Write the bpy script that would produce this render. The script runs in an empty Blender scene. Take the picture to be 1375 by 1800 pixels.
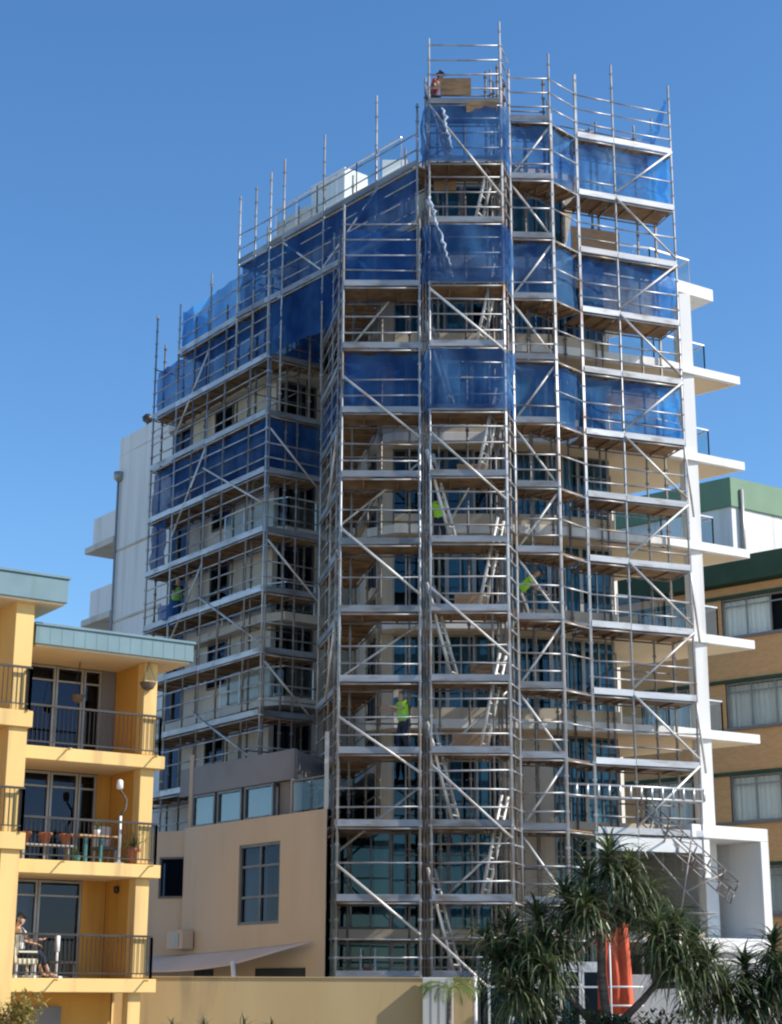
import bpy, bmesh, math, random
from mathutils import Vector, Matrix, noise
rnd = random.Random(7)
R = math.radians
sc = bpy.context.scene
COL = sc.collection

# ------------------------------------------------------------------ camera
CAM_Z = 1.6
cam_d = bpy.data.cameras.new('camera'); cam = bpy.data.objects.new('camera', cam_d); COL.objects.link(cam)
cam_d.sensor_fit = 'VERTICAL'; cam_d.sensor_height = 24.0
cam_d.lens = 24.0 * 2990.0 / 1800.0
cam_d.clip_end = 3000.0; cam_d.clip_start = 0.3
cam.location = (0, 0, CAM_Z)
cam.rotation_mode = 'QUATERNION'
cam.rotation_quaternion = (Matrix.Rotation(R(90 + 15.9), 3, 'X') @ Matrix.Rotation(R(0.2), 3, 'Z')).to_quaternion()
sc.camera = cam

# ------------------------------------------------------------------ sky, sun, exposure
SUN_EL, SUN_AZ = 38.0, 101.0          # azimuth clockwise from +Y (north)
world = bpy.data.worlds.new('World'); sc.world = world; world.use_nodes = True
wn = world.node_tree; bg = wn.nodes['Background']
sky = wn.nodes.new('ShaderNodeTexSky'); sky.sky_type = 'NISHITA'; sky.sun_disc = False
sky.sun_elevation = R(SUN_EL); sky.sun_rotation = R(SUN_AZ)
sky.air_density = 1.0; sky.dust_density = 0.25; sky.ozone_density = 4.0; sky.altitude = 10
hsv = wn.nodes.new('ShaderNodeHueSaturation'); hsv.inputs['Saturation'].default_value = 1.17
wn.links.new(sky.outputs[0], hsv.inputs['Color']); wn.links.new(hsv.outputs[0], bg.inputs[0]); bg.inputs[1].default_value = 0.132
sun_d = bpy.data.lights.new('sun', 'SUN'); sun = bpy.data.objects.new('sun', sun_d); COL.objects.link(sun)
sun_d.energy = 3.9; sun_d.angle = R(0.53); sun_d.color = (1.0, 0.93, 0.82)
sv = Vector((math.sin(R(SUN_AZ)) * math.cos(R(SUN_EL)), math.cos(R(SUN_AZ)) * math.cos(R(SUN_EL)), math.sin(R(SUN_EL))))
sun.rotation_mode = 'QUATERNION'; sun.rotation_quaternion = sv.to_track_quat('Z', 'Y'); sun.location = (60, -10, 60)
sc.view_settings.view_transform = 'Standard'; sc.view_settings.look = 'None'
sc.view_settings.exposure = 0.55; sc.view_settings.gamma = 1.0
sc.cycles.filter_width = 2.2
sc.cycles.max_bounces = 7; sc.cycles.transparent_max_bounces = 24

# ------------------------------------------------------------------ materials
MATS = {}
def base_mat(name):
    m = bpy.data.materials.new(name); m.use_nodes = True
    nt = m.node_tree; MATS[name] = m
    return m, nt, nt.nodes['Principled BSDF']
def ramp_between(nt, fac, c1, c2, p1=0.3, p2=0.7):
    r = nt.nodes.new('ShaderNodeValToRGB'); r.color_ramp.elements[0].position = p1; r.color_ramp.elements[1].position = p2
    r.color_ramp.elements[0].color = (*c1, 1); r.color_ramp.elements[1].color = (*c2, 1)
    nt.links.new(fac, r.inputs[0]); return r.outputs[0]
def noisy(name, c1, c2, scale=3.0, rough=0.8, metal=0.0, stretch=(1, 1, 1), bump=0.0, detail=6, rand=0.0, spec=0.5, c3=None, scale3=0.4, streak=None):
    m, nt, p = base_mat(name)
    tc = nt.nodes.new('ShaderNodeNewGeometry')
    mp = nt.nodes.new('ShaderNodeMapping'); mp.inputs['Scale'].default_value = stretch
    nt.links.new(tc.outputs['Position'], mp.inputs[0])
    n = nt.nodes.new('ShaderNodeTexNoise'); n.inputs['Scale'].default_value = scale; n.inputs['Detail'].default_value = detail
    nt.links.new(mp.outputs[0], n.inputs[0])
    col = ramp_between(nt, n.outputs[0], c1, c2)
    if c3 is not None:
        n3 = nt.nodes.new('ShaderNodeTexNoise'); n3.inputs['Scale'].default_value = scale3; n3.inputs['Detail'].default_value = 8
        mp3 = nt.nodes.new('ShaderNodeMapping'); mp3.inputs['Scale'].default_value = streak or stretch
        nt.links.new(tc.outputs['Position'], mp3.inputs[0]); nt.links.new(mp3.outputs[0], n3.inputs[0])
        r3 = nt.nodes.new('ShaderNodeValToRGB'); r3.color_ramp.elements[0].position = .52; r3.color_ramp.elements[1].position = .72
        nt.links.new(n3.outputs[0], r3.inputs[0])
        mx = nt.nodes.new('ShaderNodeMix'); mx.data_type = 'RGBA'
        nt.links.new(r3.outputs[0], mx.inputs[0]); nt.links.new(col, mx.inputs[6]); mx.inputs[7].default_value = (*c3, 1)
        col = mx.outputs[2]
    if rand > 0:
        oi = nt.nodes.new('ShaderNodeObjectInfo')
        mr = nt.nodes.new('ShaderNodeMapRange'); mr.inputs[3].default_value = 1 - rand; mr.inputs[4].default_value = 1 + rand
        nt.links.new(oi.outputs['Random'], mr.inputs[0])
        hs = nt.nodes.new('ShaderNodeHueSaturation'); nt.links.new(mr.outputs[0], hs.inputs['Value']); nt.links.new(col, hs.inputs['Color'])
        col = hs.outputs[0]
    nt.links.new(col, p.inputs['Base Color'])
    p.inputs['Roughness'].default_value = rough; p.inputs['Metallic'].default_value = metal
    p.inputs['Specular IOR Level'].default_value = spec
    if bump > 0:
        b = nt.nodes.new('ShaderNodeBump'); b.inputs['Strength'].default_value = bump; b.inputs['Distance'].default_value = 0.02
        nt.links.new(n.outputs[0], b.inputs['Height']); nt.links.new(b.outputs[0], p.inputs['Normal'])
    return m
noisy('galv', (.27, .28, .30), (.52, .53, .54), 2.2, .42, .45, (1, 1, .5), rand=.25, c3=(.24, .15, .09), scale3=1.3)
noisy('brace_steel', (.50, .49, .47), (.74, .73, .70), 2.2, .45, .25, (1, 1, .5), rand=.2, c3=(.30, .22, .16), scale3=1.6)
noisy('galv_old_shade', (.13, .12, .115), (.33, .31, .29), 2.5, .55, .3, rand=.25, c3=(.17, .10, .06), scale3=1.5)  # rusty dark steel; shade of the rear tubes is in its colour
noisy('toe_shade', (.19, .205, .23), (.33, .35, .38), .9, .5, .2, (1, 1, 3), rand=.28, c3=(.16, .135, .115), scale3=1.4)  # darker copy of the toe boards, shade of the front put into the colour
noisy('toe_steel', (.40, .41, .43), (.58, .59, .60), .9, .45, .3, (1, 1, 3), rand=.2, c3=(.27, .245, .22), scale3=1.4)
noisy('timber', (.17, .10, .052), (.34, .215, .115), 2.2, .85, 0, (1, 1, 6), rand=.3, c3=(.10, .06, .035), scale3=.9)
noisy('plywood', (.36, .22, .12), (.46, .29, .17), 2.5, .75, 0, (1, 1, 4), rand=.22)
noisy('alu', (.55, .56, .57), (.72, .73, .74), 4, .35, .6, rand=.1)
noisy('render_cream', (.50, .43, .34), (.58, .50, .40), .45, .9, 0, (1, 1, .35), bump=.05, c3=(.40, .34, .27), scale3=1.0, streak=(1.6, 1.6, .12))
noisy('render_left', (.56, .52, .46), (.64, .60, .54), .5, .9, 0, (1, 1, .3), bump=.05, c3=(.44, .41, .36), scale3=1.0, streak=(1.5, 1.5, .1))
noisy('white_paint', (.72, .71, .69), (.82, .81, .79), .6, .75, 0, (1, 1, .3), c3=(.60, .58, .55), scale3=1.0, streak=(1.8, 1.8, .12))
noisy('podium_paint', (.51, .43, .335), (.56, .475, .375), .4, .9, 0, (1, 1, .3), bump=.06, c3=(.475, .40, .312), scale3=1.0, streak=(1.1, 1.1, .12))
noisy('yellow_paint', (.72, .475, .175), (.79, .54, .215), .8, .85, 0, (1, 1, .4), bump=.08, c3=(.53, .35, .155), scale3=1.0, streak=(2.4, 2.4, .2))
noisy('yellow_shade', (.56, .29, .055), (.62, .33, .07), .8, .85, 0, bump=.05, c3=(.44, .22, .045), scale3=1.0, streak=(2.4, 2.4, .2))  # darker copy of the yellow paint, shade of the side faces put in
noisy('soffit_bounce', (.66, .52, .34), (.72, .58, .40), .8, .85)  # cream paint with warm bounce light put into its colour
noisy('garden_wall_paint', (.46, .325, .155), (.54, .39, .195), .7, .9, 0, (1, 1, .3), bump=.12, c3=(.32, .24, .135), scale3=1.0, streak=(2.0, 2.0, .25))
noisy('roof_green', (.12, .20, .235), (.15, .245, .28), 1.5, .5, .1, c3=(.12, .20, .22), scale3=1.0, streak=(3, 3, .4))
noisy('dark_green_paint', (.035, .07, .045), (.05, .09, .06), 1.0, .85, spec=.2)
noisy('light_green_paint', (.13, .235, .145), (.16, .275, .17), 1.0, .6)
noisy('dark_metal', (.035, .032, .03), (.06, .055, .05), 3, .45, .3)
noisy('frame_metal', (.30, .29, .28), (.38, .37, .35), 3, .45, .4)
noisy('frame_dark', (.10, .10, .10), (.15, .15, .15), 3, .45, .3)
noisy('room_shade', (.012, .02, .028), (.028, .04, .05), .6, .8)  # near-black: shade of unlit interiors put into the colour
noisy('fascia_grey', (.17, .165, .17), (.21, .205, .21), .5, .6, c3=(.15, .15, .155), scale3=.6)
noisy('ground', (.30, .27, .22), (.38, .34, .28), .3, .95, bump=.2, c3=(.17, .19, .09), scale3=.15)
noisy('terrace', (.38, .36, .33), (.45, .43, .40), .5, .9)
noisy('curtain', (.62, .65, .66), (.78, .79, .77), 1.0, .9, 0, (9, 9, .1), rand=.3)
noisy('blind', (.55, .53, .48), (.66, .64, .58), 1.0, .9, 0, (1, 1, 20), rand=.2)
noisy('sail', (.58, .50, .43), (.63, .55, .48), .8, .8)
noisy('terracotta', (.42, .14, .06), (.52, .19, .09), 4, .8, rand=.15)
noisy('plastic_white', (.72, .72, .71), (.80, .80, .79), 2, .4)
noisy('plastic_teal', (.05, .20, .19), (.08, .26, .24), 2, .4)
noisy('cream_fabric', (.62, .56, .40), (.70, .64, .47), 3, .9)
noisy('orange_fabric', (.55, .075, .03), (.72, .13, .05), 2, .8, 0, (3, 3, .3))
noisy('bark', (.085, .06, .045), (.19, .145, .115), 5, .9, 0, (1, 1, 4), bump=.6, detail=8)
noisy('skin', (.48, .27, .18), (.56, .33, .23), 6, .6)
noisy('hair_dark', (.02, .016, .014), (.035, .028, .022), 8, .6)
noisy('hivis', (.35, .72, .035), (.45, .85, .06), 4, .75)
noisy('hivis_green', (.22, .62, .10), (.30, .72, .14), 4, .75)
noisy('cloth_navy', (.02, .026, .05), (.035, .04, .07), 5, .9)
noisy('cloth_grey', (.16, .15, .14), (.24, .23, .22), 5, .9)
noisy('cloth_white', (.70, .69, .66), (.78, .77, .74), 5, .9)
noisy('cloth_red', (.30, .06, .05), (.38, .08, .06), 5, .9)
noisy('hat_dark', (.03, .03, .035), (.05, .05, .055), 5, .7)
noisy('concrete_pale', (.56, .54, .50), (.66, .64, .60), .8, .9, c3=(.42, .40, .37), scale3=1.0, streak=(2, 2, .25))

def brick_mat():
    m, nt, p = base_mat('brick_brown')
    tc = nt.nodes.new('ShaderNodeTexCoord'); b = nt.nodes.new('ShaderNodeTexBrick')
    mp = nt.nodes.new('ShaderNodeMapping'); mp.inputs['Rotation'].default_value = (R(90), 0, 0)
    nt.links.new(tc.outputs['UV'], b.inputs['Vector'])
    b.inputs['Color1'].default_value = (.68, .38, .16, 1); b.inputs['Color2'].default_value = (.60, .32, .13, 1)
    b.inputs['Mortar'].default_value = (.52, .36, .20, 1); b.inputs['Scale'].default_value = 1.0
    b.inputs['Brick Width'].default_value = .24; b.inputs['Row Height'].default_value = .085; b.inputs['Mortar Size'].default_value = .008
    nt.links.new(b.outputs[0], p.inputs['Base Color']); p.inputs['Roughness'].default_value = .9
brick_mat()

def glass_mat(name, tint, gl=0.10, rough=0.03, gcol=(.85, .92, .95)):
    m, nt, p = base_mat(name); nt.nodes.remove(p); out = nt.nodes['Material Output']
    tr = nt.nodes.new('ShaderNodeBsdfTransparent'); tr.inputs[0].default_value = (*tint, 1)
    g = nt.nodes.new('ShaderNodeBsdfGlossy'); g.inputs['Roughness'].default_value = rough; g.inputs[0].default_value = (*gcol, 1)
    lw = nt.nodes.new('ShaderNodeLayerWeight'); lw.inputs[0].default_value = .5
    pw_ = nt.nodes.new('ShaderNodeMath'); pw_.operation = 'POWER'; pw_.inputs[1].default_value = 5.0
    nt.links.new(lw.outputs['Facing'], pw_.inputs[0])
    mth = nt.nodes.new('ShaderNodeMath'); mth.operation = 'MULTIPLY_ADD'; mth.use_clamp = True; mth.inputs[1].default_value = .8; mth.inputs[2].default_value = gl
    nt.links.new(pw_.outputs[0], mth.inputs[0])
    mx = nt.nodes.new('ShaderNodeMixShader'); nt.links.new(mth.outputs[0], mx.inputs[0])
    nt.links.new(tr.outputs[0], mx.inputs[1]); nt.links.new(g.outputs[0], mx.inputs[2]); nt.links.new(mx.outputs[0], out.inputs[0])
    # gentle waviness of the panes
    n = nt.nodes.new('ShaderNodeTexNoise'); n.inputs['Scale'].default_value = .5
    geo = nt.nodes.new('ShaderNodeNewGeometry'); nt.links.new(geo.outputs['Position'], n.inputs[0])
    b = nt.nodes.new('ShaderNodeBump'); b.inputs['Strength'].default_value = .12; b.inputs['Distance'].default_value = .05
    nt.links.new(n.outputs[0], b.inputs['Height']); nt.links.new(b.outputs[0], g.inputs['Normal'])
glass_mat('window_glass', (.20, .40, .50), .07, gcol=(.45, .72, .85))
glass_mat('window_glass_dark', (.20, .26, .36), .05, gcol=(.42, .50, .70))
glass_mat('window_glass_clear', (.90, .93, .90), .04)
glass_mat('rail_glass', (.80, .88, .88), .06)
glass_mat('terrace_glass', (.28, .40, .50), .16)

def net_mat(name, c1, c2, hole):
    m, nt, p = base_mat(name); nt.nodes.remove(p); out = nt.nodes['Material Output']
    geo = nt.nodes.new('ShaderNodeNewGeometry')
    n = nt.nodes.new('ShaderNodeTexNoise'); n.inputs['Scale'].default_value = 1.1; n.inputs['Detail'].default_value = 7
    mp = nt.nodes.new('ShaderNodeMapping'); mp.inputs['Scale'].default_value = (1, 1, .55)
    nt.links.new(geo.outputs['Position'], mp.inputs[0]); nt.links.new(mp.outputs[0], n.inputs[0])
    col = ramp_between(nt, n.outputs[0], c1, c2, .35, .7)
    d = nt.nodes.new('ShaderNodeBsdfDiffuse'); t = nt.nodes.new('ShaderNodeBsdfTranslucent')
    nt.links.new(col, d.inputs[0])
    hs = nt.nodes.new('ShaderNodeHueSaturation'); hs.inputs['Value'].default_value = 1.7; hs.inputs['Saturation'].default_value = .95
    nt.links.new(col, hs.inputs['Color']); nt.links.new(hs.outputs[0], t.inputs[0])
    m1 = nt.nodes.new('ShaderNodeMixShader'); m1.inputs[0].default_value = .5
    nt.links.new(d.outputs[0], m1.inputs[1]); nt.links.new(t.outputs[0], m1.inputs[2])
    tr = nt.nodes.new('ShaderNodeBsdfTransparent')
    m2 = nt.nodes.new('ShaderNodeMixShader')
    mr = nt.nodes.new('ShaderNodeMapRange'); mr.inputs[1].default_value = .3; mr.inputs[2].default_value = .75
    mr.inputs[3].default_value = hole - .1; mr.inputs[4].default_value = hole + .12
    nt.links.new(n.outputs[0], mr.inputs[0]); nt.links.new(mr.outputs[0], m2.inputs[0])
    nt.links.new(m1.outputs[0], m2.inputs[1]); nt.links.new(tr.outputs[0], m2.inputs[2]); nt.links.new(m2.outputs[0], out.inputs[0])
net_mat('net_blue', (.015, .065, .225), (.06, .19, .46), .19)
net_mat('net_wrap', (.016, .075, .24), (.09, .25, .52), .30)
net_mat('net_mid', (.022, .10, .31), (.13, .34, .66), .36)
net_mat('net_sunlit', (.03, .20, .55), (.06, .34, .75), .30)  # lit copy of the blue mesh, sun and sky glow put into the colour

noisy('net_pale', (.16, .26, .42), (.62, .66, .70), 5, .8, 0, (1, 1, 1))
def leaf_mat(name, c1, c2, rough=.45, trans=.25):
    m, nt, p = base_mat(name)
    geo = nt.nodes.new('ShaderNodeNewGeometry')
    col = ramp_between(nt, geo.outputs['Random Per Island'], c1, c2, .1, .95)
    nt.links.new(col, p.inputs['Base Color']); p.inputs['Roughness'].default_value = rough
    out = nt.nodes['Material Output']
    t = nt.nodes.new('ShaderNodeBsdfTranslucent'); nt.links.new(col, t.inputs[0])
    mx = nt.nodes.new('ShaderNodeMixShader'); mx.inputs[0].default_value = trans
    nt.links.new(p.outputs[0], mx.inputs[1]); nt.links.new(t.outputs[0], mx.inputs[2]); nt.links.new(mx.outputs[0], out.inputs[0])
leaf_mat('leaf_pandanus', (.030, .052, .018), (.17, .20, .09), .33, .3)
leaf_mat('leaf_lime', (.12, .19, .03), (.24, .30, .06), .5, .35)
leaf_mat('leaf_dark', (.015, .03, .014), (.075, .11, .042), .36, .25)
leaf_mat('leaf_dry', (.20, .19, .05), (.46, .36, .12), .7, .3)
leaf_mat('leaf_pot', (.06, .11, .025), (.20, .24, .07), .5, .3)

# ------------------------------------------------------------------ mesh helpers
class MB:
    """collects geometry in world coordinates, links it as ONE mesh object"""
    def __init__(self): self.bm = bmesh.new()
    def quad(self, pts):
        vs = [self.bm.verts.new(p) for p in pts]
        try: return self.bm.faces.new(vs)
        except ValueError: return None
    def obox(self, c, ax, ay, az, sx, sy, sz):
        c = Vector(c); ax = Vector(ax); ay = Vector(ay); az = Vector(az)
        v = []
        for k in (-.5, .5):
            for i, j in ((-.5, -.5), (.5, -.5), (.5, .5), (-.5, .5)):
                v.append(self.bm.verts.new(c + ax * sx * i + ay * sy * j + az * sz * k))
        for f in ((3, 2, 1, 0), (4, 5, 6, 7), (0, 1, 5, 4), (1, 2, 6, 5), (2, 3, 7, 6), (3, 0, 4, 7)):
            self.bm.faces.new([v[i] for i in f])
        return self
    def box(self, x0, x1, y0, y1, z0, z1):
        return self.obox(((x0 + x1) / 2, (y0 + y1) / 2, (z0 + z1) / 2), (1, 0, 0), (0, 1, 0), (0, 0, 1), abs(x1 - x0), abs(y1 - y0), abs(z1 - z0))
    def wallbox(self, a, b, th, z0, z1, side=0.0):
        """box along plan segment a-b; th thick, centred (side shifts along left normal)"""
        a = Vector((a[0], a[1], 0)); b = Vector((b[0], b[1], 0)); d = b - a; L = d.length; d.normalize()
        n = Vector((-d.y, d.x, 0))
        c = (a + b) / 2 + n * side; c.z = (z0 + z1) / 2
        return self.obox(c, d, n, (0, 0, 1), L, th, z1 - z0)
    def tube(self, p0, p1, r, n=7, r1=None, caps=True):
        p0 = Vector(p0); p1 = Vector(p1); d = p1 - p0
        if d.length < 1e-6: return self
        d.normalize(); u = d.orthogonal().normalized(); w = d.cross(u)
        r1 = r if r1 is None else r1
        A = [self.bm.verts.new(p0 + (u * math.cos(2 * math.pi * i / n) + w * math.sin(2 * math.pi * i / n)) * r) for i in range(n)]
        B = [self.bm.verts.new(p1 + (u * math.cos(2 * math.pi * i / n) + w * math.sin(2 * math.pi * i / n)) * r1) for i in range(n)]
        for i in range(n): 
            f = self.bm.faces.new((A[i], A[(i + 1) % n], B[(i + 1) % n], B[i])); f.smooth = True
        if caps: self.bm.faces.new(A[::-1]); self.bm.faces.new(B)
        return self
    def path(self, pts, rads, n=8):
        pts = [Vector(p) for p in pts]; rings = []
        for i, p in enumerate(pts):
            d = (pts[min(i + 1, len(pts) - 1)] - pts[max(i - 1, 0)]).normalized()
            u = Vector((1, 0, 0)) if abs(d.x) < .9 else Vector((0, 1, 0))
            u = (u - d * u.dot(d)).normalized(); w = d.cross(u)
            rings.append([self.bm.verts.new(p + (u * math.cos(2 * math.pi * k / n) + w * math.sin(2 * math.pi * k / n)) * rads[i]) for k in range(n)])
        for A, B in zip(rings, rings[1:]):
            for k in range(n):
                f = self.bm.faces.new((A[k], A[(k + 1) % n], B[(k + 1) % n], B[k])); f.smooth = True
        self.bm.faces.new(rings[0][::-1]); self.bm.faces.new(rings[-1])
        return self
    def lathe(self, c, prof, n=14):
        c = Vector(c); rings = []
        for r, z in prof:
            rings.append([self.bm.verts.new(c + Vector((r * math.cos(2 * math.pi * k / n), r * math.sin(2 * math.pi * k / n), z))) for k in range(n)])
        for A, B in zip(rings, rings[1:]):
            for k in range(n):
                f = self.bm.faces.new((A[k], A[(k + 1) % n], B[(k + 1) % n], B[k])); f.smooth = True
        self.bm.faces.new(rings[0][::-1]); self.bm.faces.new(rings[-1])
        return self
    def prism(self, poly, z0, z1):
        A = [self.bm.verts.new((x, y, z0)) for x, y in poly]; B = [self.bm.verts.new((x, y, z1)) for x, y in poly]
        n = len(poly)
        for i in range(n): self.bm.faces.new((A[i], A[(i + 1) % n], B[(i + 1) % n], B[i]))
        self.bm.faces.new(A[::-1]); self.bm.faces.new(B)
        return self
    def build(self, name, mat, parent=None, bevel=0.0, recalc=True):
        bm = self.bm
        if recalc: bmesh.ops.recalc_face_normals(bm, faces=bm.faces)
        off = Vector((0, 0, 0)); p = parent
        while p is not None: off += p.location; p = p.parent
        # own origin at the geometry's base centre
        xs = [v.co for v in bm.verts]
        lo = Vector((min(v.x for v in xs), min(v.y for v in xs), min(v.z for v in xs)))
        hi = Vector((max(v.x for v in xs), max(v.y for v in xs), max(v.z for v in xs)))
        org = Vector(((lo.x + hi.x) / 2, (lo.y + hi.y) / 2, lo.z))
        bmesh.ops.translate(bm, verts=bm.verts, vec=-org)
        me = bpy.data.meshes.new(name); bm.to_mesh(me); bm.free()
        me.materials.append(MATS[mat] if isinstance(mat, str) else mat)
        o = bpy.data.objects.new(name, me); COL.objects.link(o)
        o.location = org - off
        if parent: o.parent = parent
        if bevel > 0:
            bv = o.modifiers.new('bevel', 'BEVEL'); bv.width = bevel; bv.segments = 2; bv.limit_method = 'ANGLE'
        return o
def tag(o, label=None, cat=None, group=None, kind=None):
    if label: o['label'] = label
    if cat: o['category'] = cat
    if group: o['group'] = group
    if kind: o['kind'] = kind
    return o
def thing(name, label, cat, loc=(0, 0, 0), group=None):
    o = bpy.data.objects.new(name, None); COL.objects.link(o); o.location = loc; o.empty_display_size = .2
    return tag(o, label, cat, group)
def copy_thing(o, loc, label, rotz=0.0, mirror=False):
    c = o.copy(); COL.objects.link(c); c.location = loc; c['label'] = label
    c.rotation_euler = (0, 0, rotz)
    for ch in list(o.children):
        k = ch.copy(); COL.objects.link(k); k.parent = c
        for g in list(ch.children):
            h = g.copy(); COL.objects.link(h); h.parent = k
    return c
V2 = lambda a, b, t: (a[0] + (b[0] - a[0]) * t, a[1] + (b[1] - a[1]) * t)

# ------------------------------------------------------------------ ground
g = MB(); g.quad([(-600, -200, 0), (600, -200, 0), (600, 1200, 0), (-600, 1200, 0)])
tag(g.build('ground', 'ground'), kind='structure')

# ================================================================== THE TOWER BLOCK
BLK = thing('apartment_building', 'tall cream apartment block wrapped in scaffolding, with white balconies pointing out on its right side', 'building', (2, 55, 0))
FL = [9.5, 12.5, 15.47, 18.43, 21.4, 24.4]          # tops of balcony slabs on the right half
LFL = [8.3, 10.9, 13.7, 16.6, 19.45, 22.3]          # tops of slabs on the left wing
# --- walls of the right half, as plan points
wa, wb, wc, wd = (-0.45, 50.9), (3.4, 50.9), (4.9, 51.25), (6.95, 52.0)
def seg_frame(a, b):
    d = Vector((b[0] - a[0], b[1] - a[1], 0)); L = d.length; d.normalize(); return d, Vector((-d.y, d.x, 0)), L
def window(parent, a, b, z0, z1, frame='frame_metal', glass='window_glass', mull=1, trans=None, curtain=None, fw=.06, depth=.1):
    """a window between plan points a,b : frame with bars, pane, maybe a curtain behind"""
    d, n, L = seg_frame(a, b)                     # n points inwards (left of a->b when a->b runs rightwards = +Y)
    m = MB(); A = Vector((a[0], a[1], 0))
    def bar(s0, s1, za, zb, dep=depth): m.obox(A + d * ((s0 + s1) / 2) + Vector((0, 0, (za + zb) / 2)), d, n, (0, 0, 1), s1 - s0, dep, zb - za)
    bar(0, fw, z0, z1); bar(L - fw, L, z0, z1); bar(fw, L - fw, z0, z0 + fw); bar(fw, L - fw, z1 - fw, z1)
    for i in range(1, mull + 1):
        s = L * i / (mull + 1); bar(s - fw * .4, s + fw * .4, z0 + fw, z1 - fw, depth * .8)
    if trans:
        for t in trans:
            zt = z0 + (z1 - z0) * t
            for i in range(mull + 1):
                bar(max(fw, L * i / (mull + 1) + fw * .4), min(L - fw, L * (i + 1) / (mull + 1) - fw * .4), zt - fw * .4, zt + fw * .4, depth * .7)
    w = m.build('window', frame, parent)
    p = MB(); q0 = A + d * .02 + n * .012; q1 = A + d * (L - .02) + n * .012
    p.quad([(q0.x, q0.y, z0 + .02), (q1.x, q1.y, z0 + .02), (q1.x, q1.y, z1 - .02), (q0.x, q0.y, z1 - .02)])
    p.build('pane', glass, w)
    if curtain:
        s0, s1 = curtain; c = MB(); k = max(4, int((s1 - s0) * L / .07)); pr = None
        for i in range(k + 1):
            q = A + d * (L * (s0 + (s1 - s0) * i / k)) + n * (.16 + .035 * math.sin(i * 1.9) + .01 * math.sin(i * 5.1))
            cur = (q.x, q.y)
            if pr: c.quad([(pr[0], pr[1], z0 + .03), (cur[0], cur[1], z0 + .03), (cur[0], cur[1], z1 - .08), (pr[0], pr[1], z1 - .08)])
            pr = cur
        c.build('curtain', 'curtain', w)
    return w
# solid block behind the glass; the rooms' darkness is put into its colour
core = [(0.35, 52.6), (3.4, 52.6), (4.9, 53.0), (6.3, 53.4), (6.9, 64), (-6, 70), (-9.2, 65.2), (-3.2, 56.8), (-1.0, 57.6), (-.2, 54)]
MB().prism(core, 0.1, 24.0).build('inner_wall', 'room_shade', BLK)
# balcony slabs of the right half: front edge follows the street, pointed tip at the right end
def slab_poly(e=0.0): return [(-0.75, 50.55), (0.1, 50.02), (3.4, 50.0), (4.9, 50.1), (8.6, 51.3), (11.55, 53.0), (10.1, 54.25), (7.6, 56.2), (6.9, 58), (-0.6, 58)]
for i, z in enumerate(FL):
    if i < 5:
        MB().prism(slab_poly(), z - .28, z).build('balcony_slab', 'white_paint', BLK, bevel=.012)
        MB().prism([(0.15, 50.3), (3.4, 50.25), (4.85, 50.35), (8.55, 51.55), (11.3, 53.05), (10.0, 54.2), (7.6, 56.1), (6.9, 57.9), (-0.5, 57.9)], z - .292, z - .283).build('soffit', 'soffit_bounce', BLK)  # thin sheet added under the slab, coloured as warm bounce light
        # cream upstand along the front between tower and right wing
        for a, b in (((0.1, 50.1), (3.4, 50.08)), ((3.4, 50.08), (4.9, 50.18)), ((4.9, 50.18), (6.9, 50.83))):
            MB().wallbox(a, b, .1, z + .003, z + .34).build('upstand', 'render_cream', BLK)
    else:
        MB().prism([(-0.75, 50.55), (0.1, 50.02), (3.4, 50.0), (4.9, 50.1), (8.6, 51.35), (10.75, 52.75), (9.4, 54.6), (7.6, 56.2), (6.9, 58), (-0.6, 58)], z - .42, z).build('balcony_slab', 'white_paint', BLK, bevel=.012)
# glazing of the right half, each storey
STOREYS = [(0.12, 3.15), (3.45, 6.3)] + [(6.55, FL[0] - .28)] + [(FL[i], FL[i + 1] - (.42 if i == 4 else .28)) for i in range(5)]
for si, (z0, z1) in enumerate(STOREYS):
    up = si >= 2
    panes = [(wa, wb, 4), (wb, wc, 1), (wc, wd, 2)]
    for pi, (a, b, n) in enumerate(panes):
        if pi == 0: a = (0.05, 50.9)
        for k in range(n):
            p0, p1 = V2(a, b, k / n), V2(a, b, (k + 1) / n)
            if pi == 1 and si in (1, 2):           # rendered pier panel beside the tower
                MB().wallbox(p0, p1, .16, z0 + .004, z1 - .004, .05).build('pier', 'render_cream', BLK); continue
            cur = rnd.choice([None, (0.0, .45), (.5, 1.0), None, (.1, .9), (0, 1)])
            window(BLK, p0, p1, z0 + .02, z1 - .02, 'frame_dark' if rnd.random() < .35 else 'frame_metal', 'window_glass', 1, (.76,) if si < 2 else ((.3,) if (si + k) % 3 == 0 else None), cur)
    # corner pier by the left bay, and the end pier on the open balcony
    MB().box(-0.45, 0.05, 50.82, 51.3, z0 + .004, z1 - .004).build('pier', 'render_cream', BLK)
    MB().wallbox(wd, (7.15, 53.6), .18, z0 + .004, z1 - .004, .1).build('pier', 'render_cream', BLK)
    if si >= 2:
        window(BLK, (7.2, 53.7), (7.45, 55.9), z0 + .02, z1 - .02, 'frame_metal', 'window_glass', 1)
MB().prism([(7.5, 56.3), (8.35, 61), (8.6, 67), (6.95, 67), (6.95, 58.1)], .1, 24.35).build('side_wall', 'render_left', BLK)  # added, kept out of view, to bounce sun onto the brick house
# spandrel bands of the lower storeys
for z0, z1 in ((3.15, 3.45), (6.3, 6.55)):
    MB().prism([(-1.7, 49.9), (3.4, 49.9), (4.9, 50.1), (9.3, 51.6), (9.3, 57), (-1.7, 57)], z0, z1 - .004).build('spandrel', 'render_cream', BLK)
for a, b in (((-1.7, 50.35), (0.03, 50.35)),):
    window(BLK, a, b, 3.47, 6.28, 'frame_dark', 'window_glass', 2, (.3,), None)
    window(BLK, a, b, .2, 3.1, 'frame_dark', 'window_glass', 2, (.75,), None)
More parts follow.
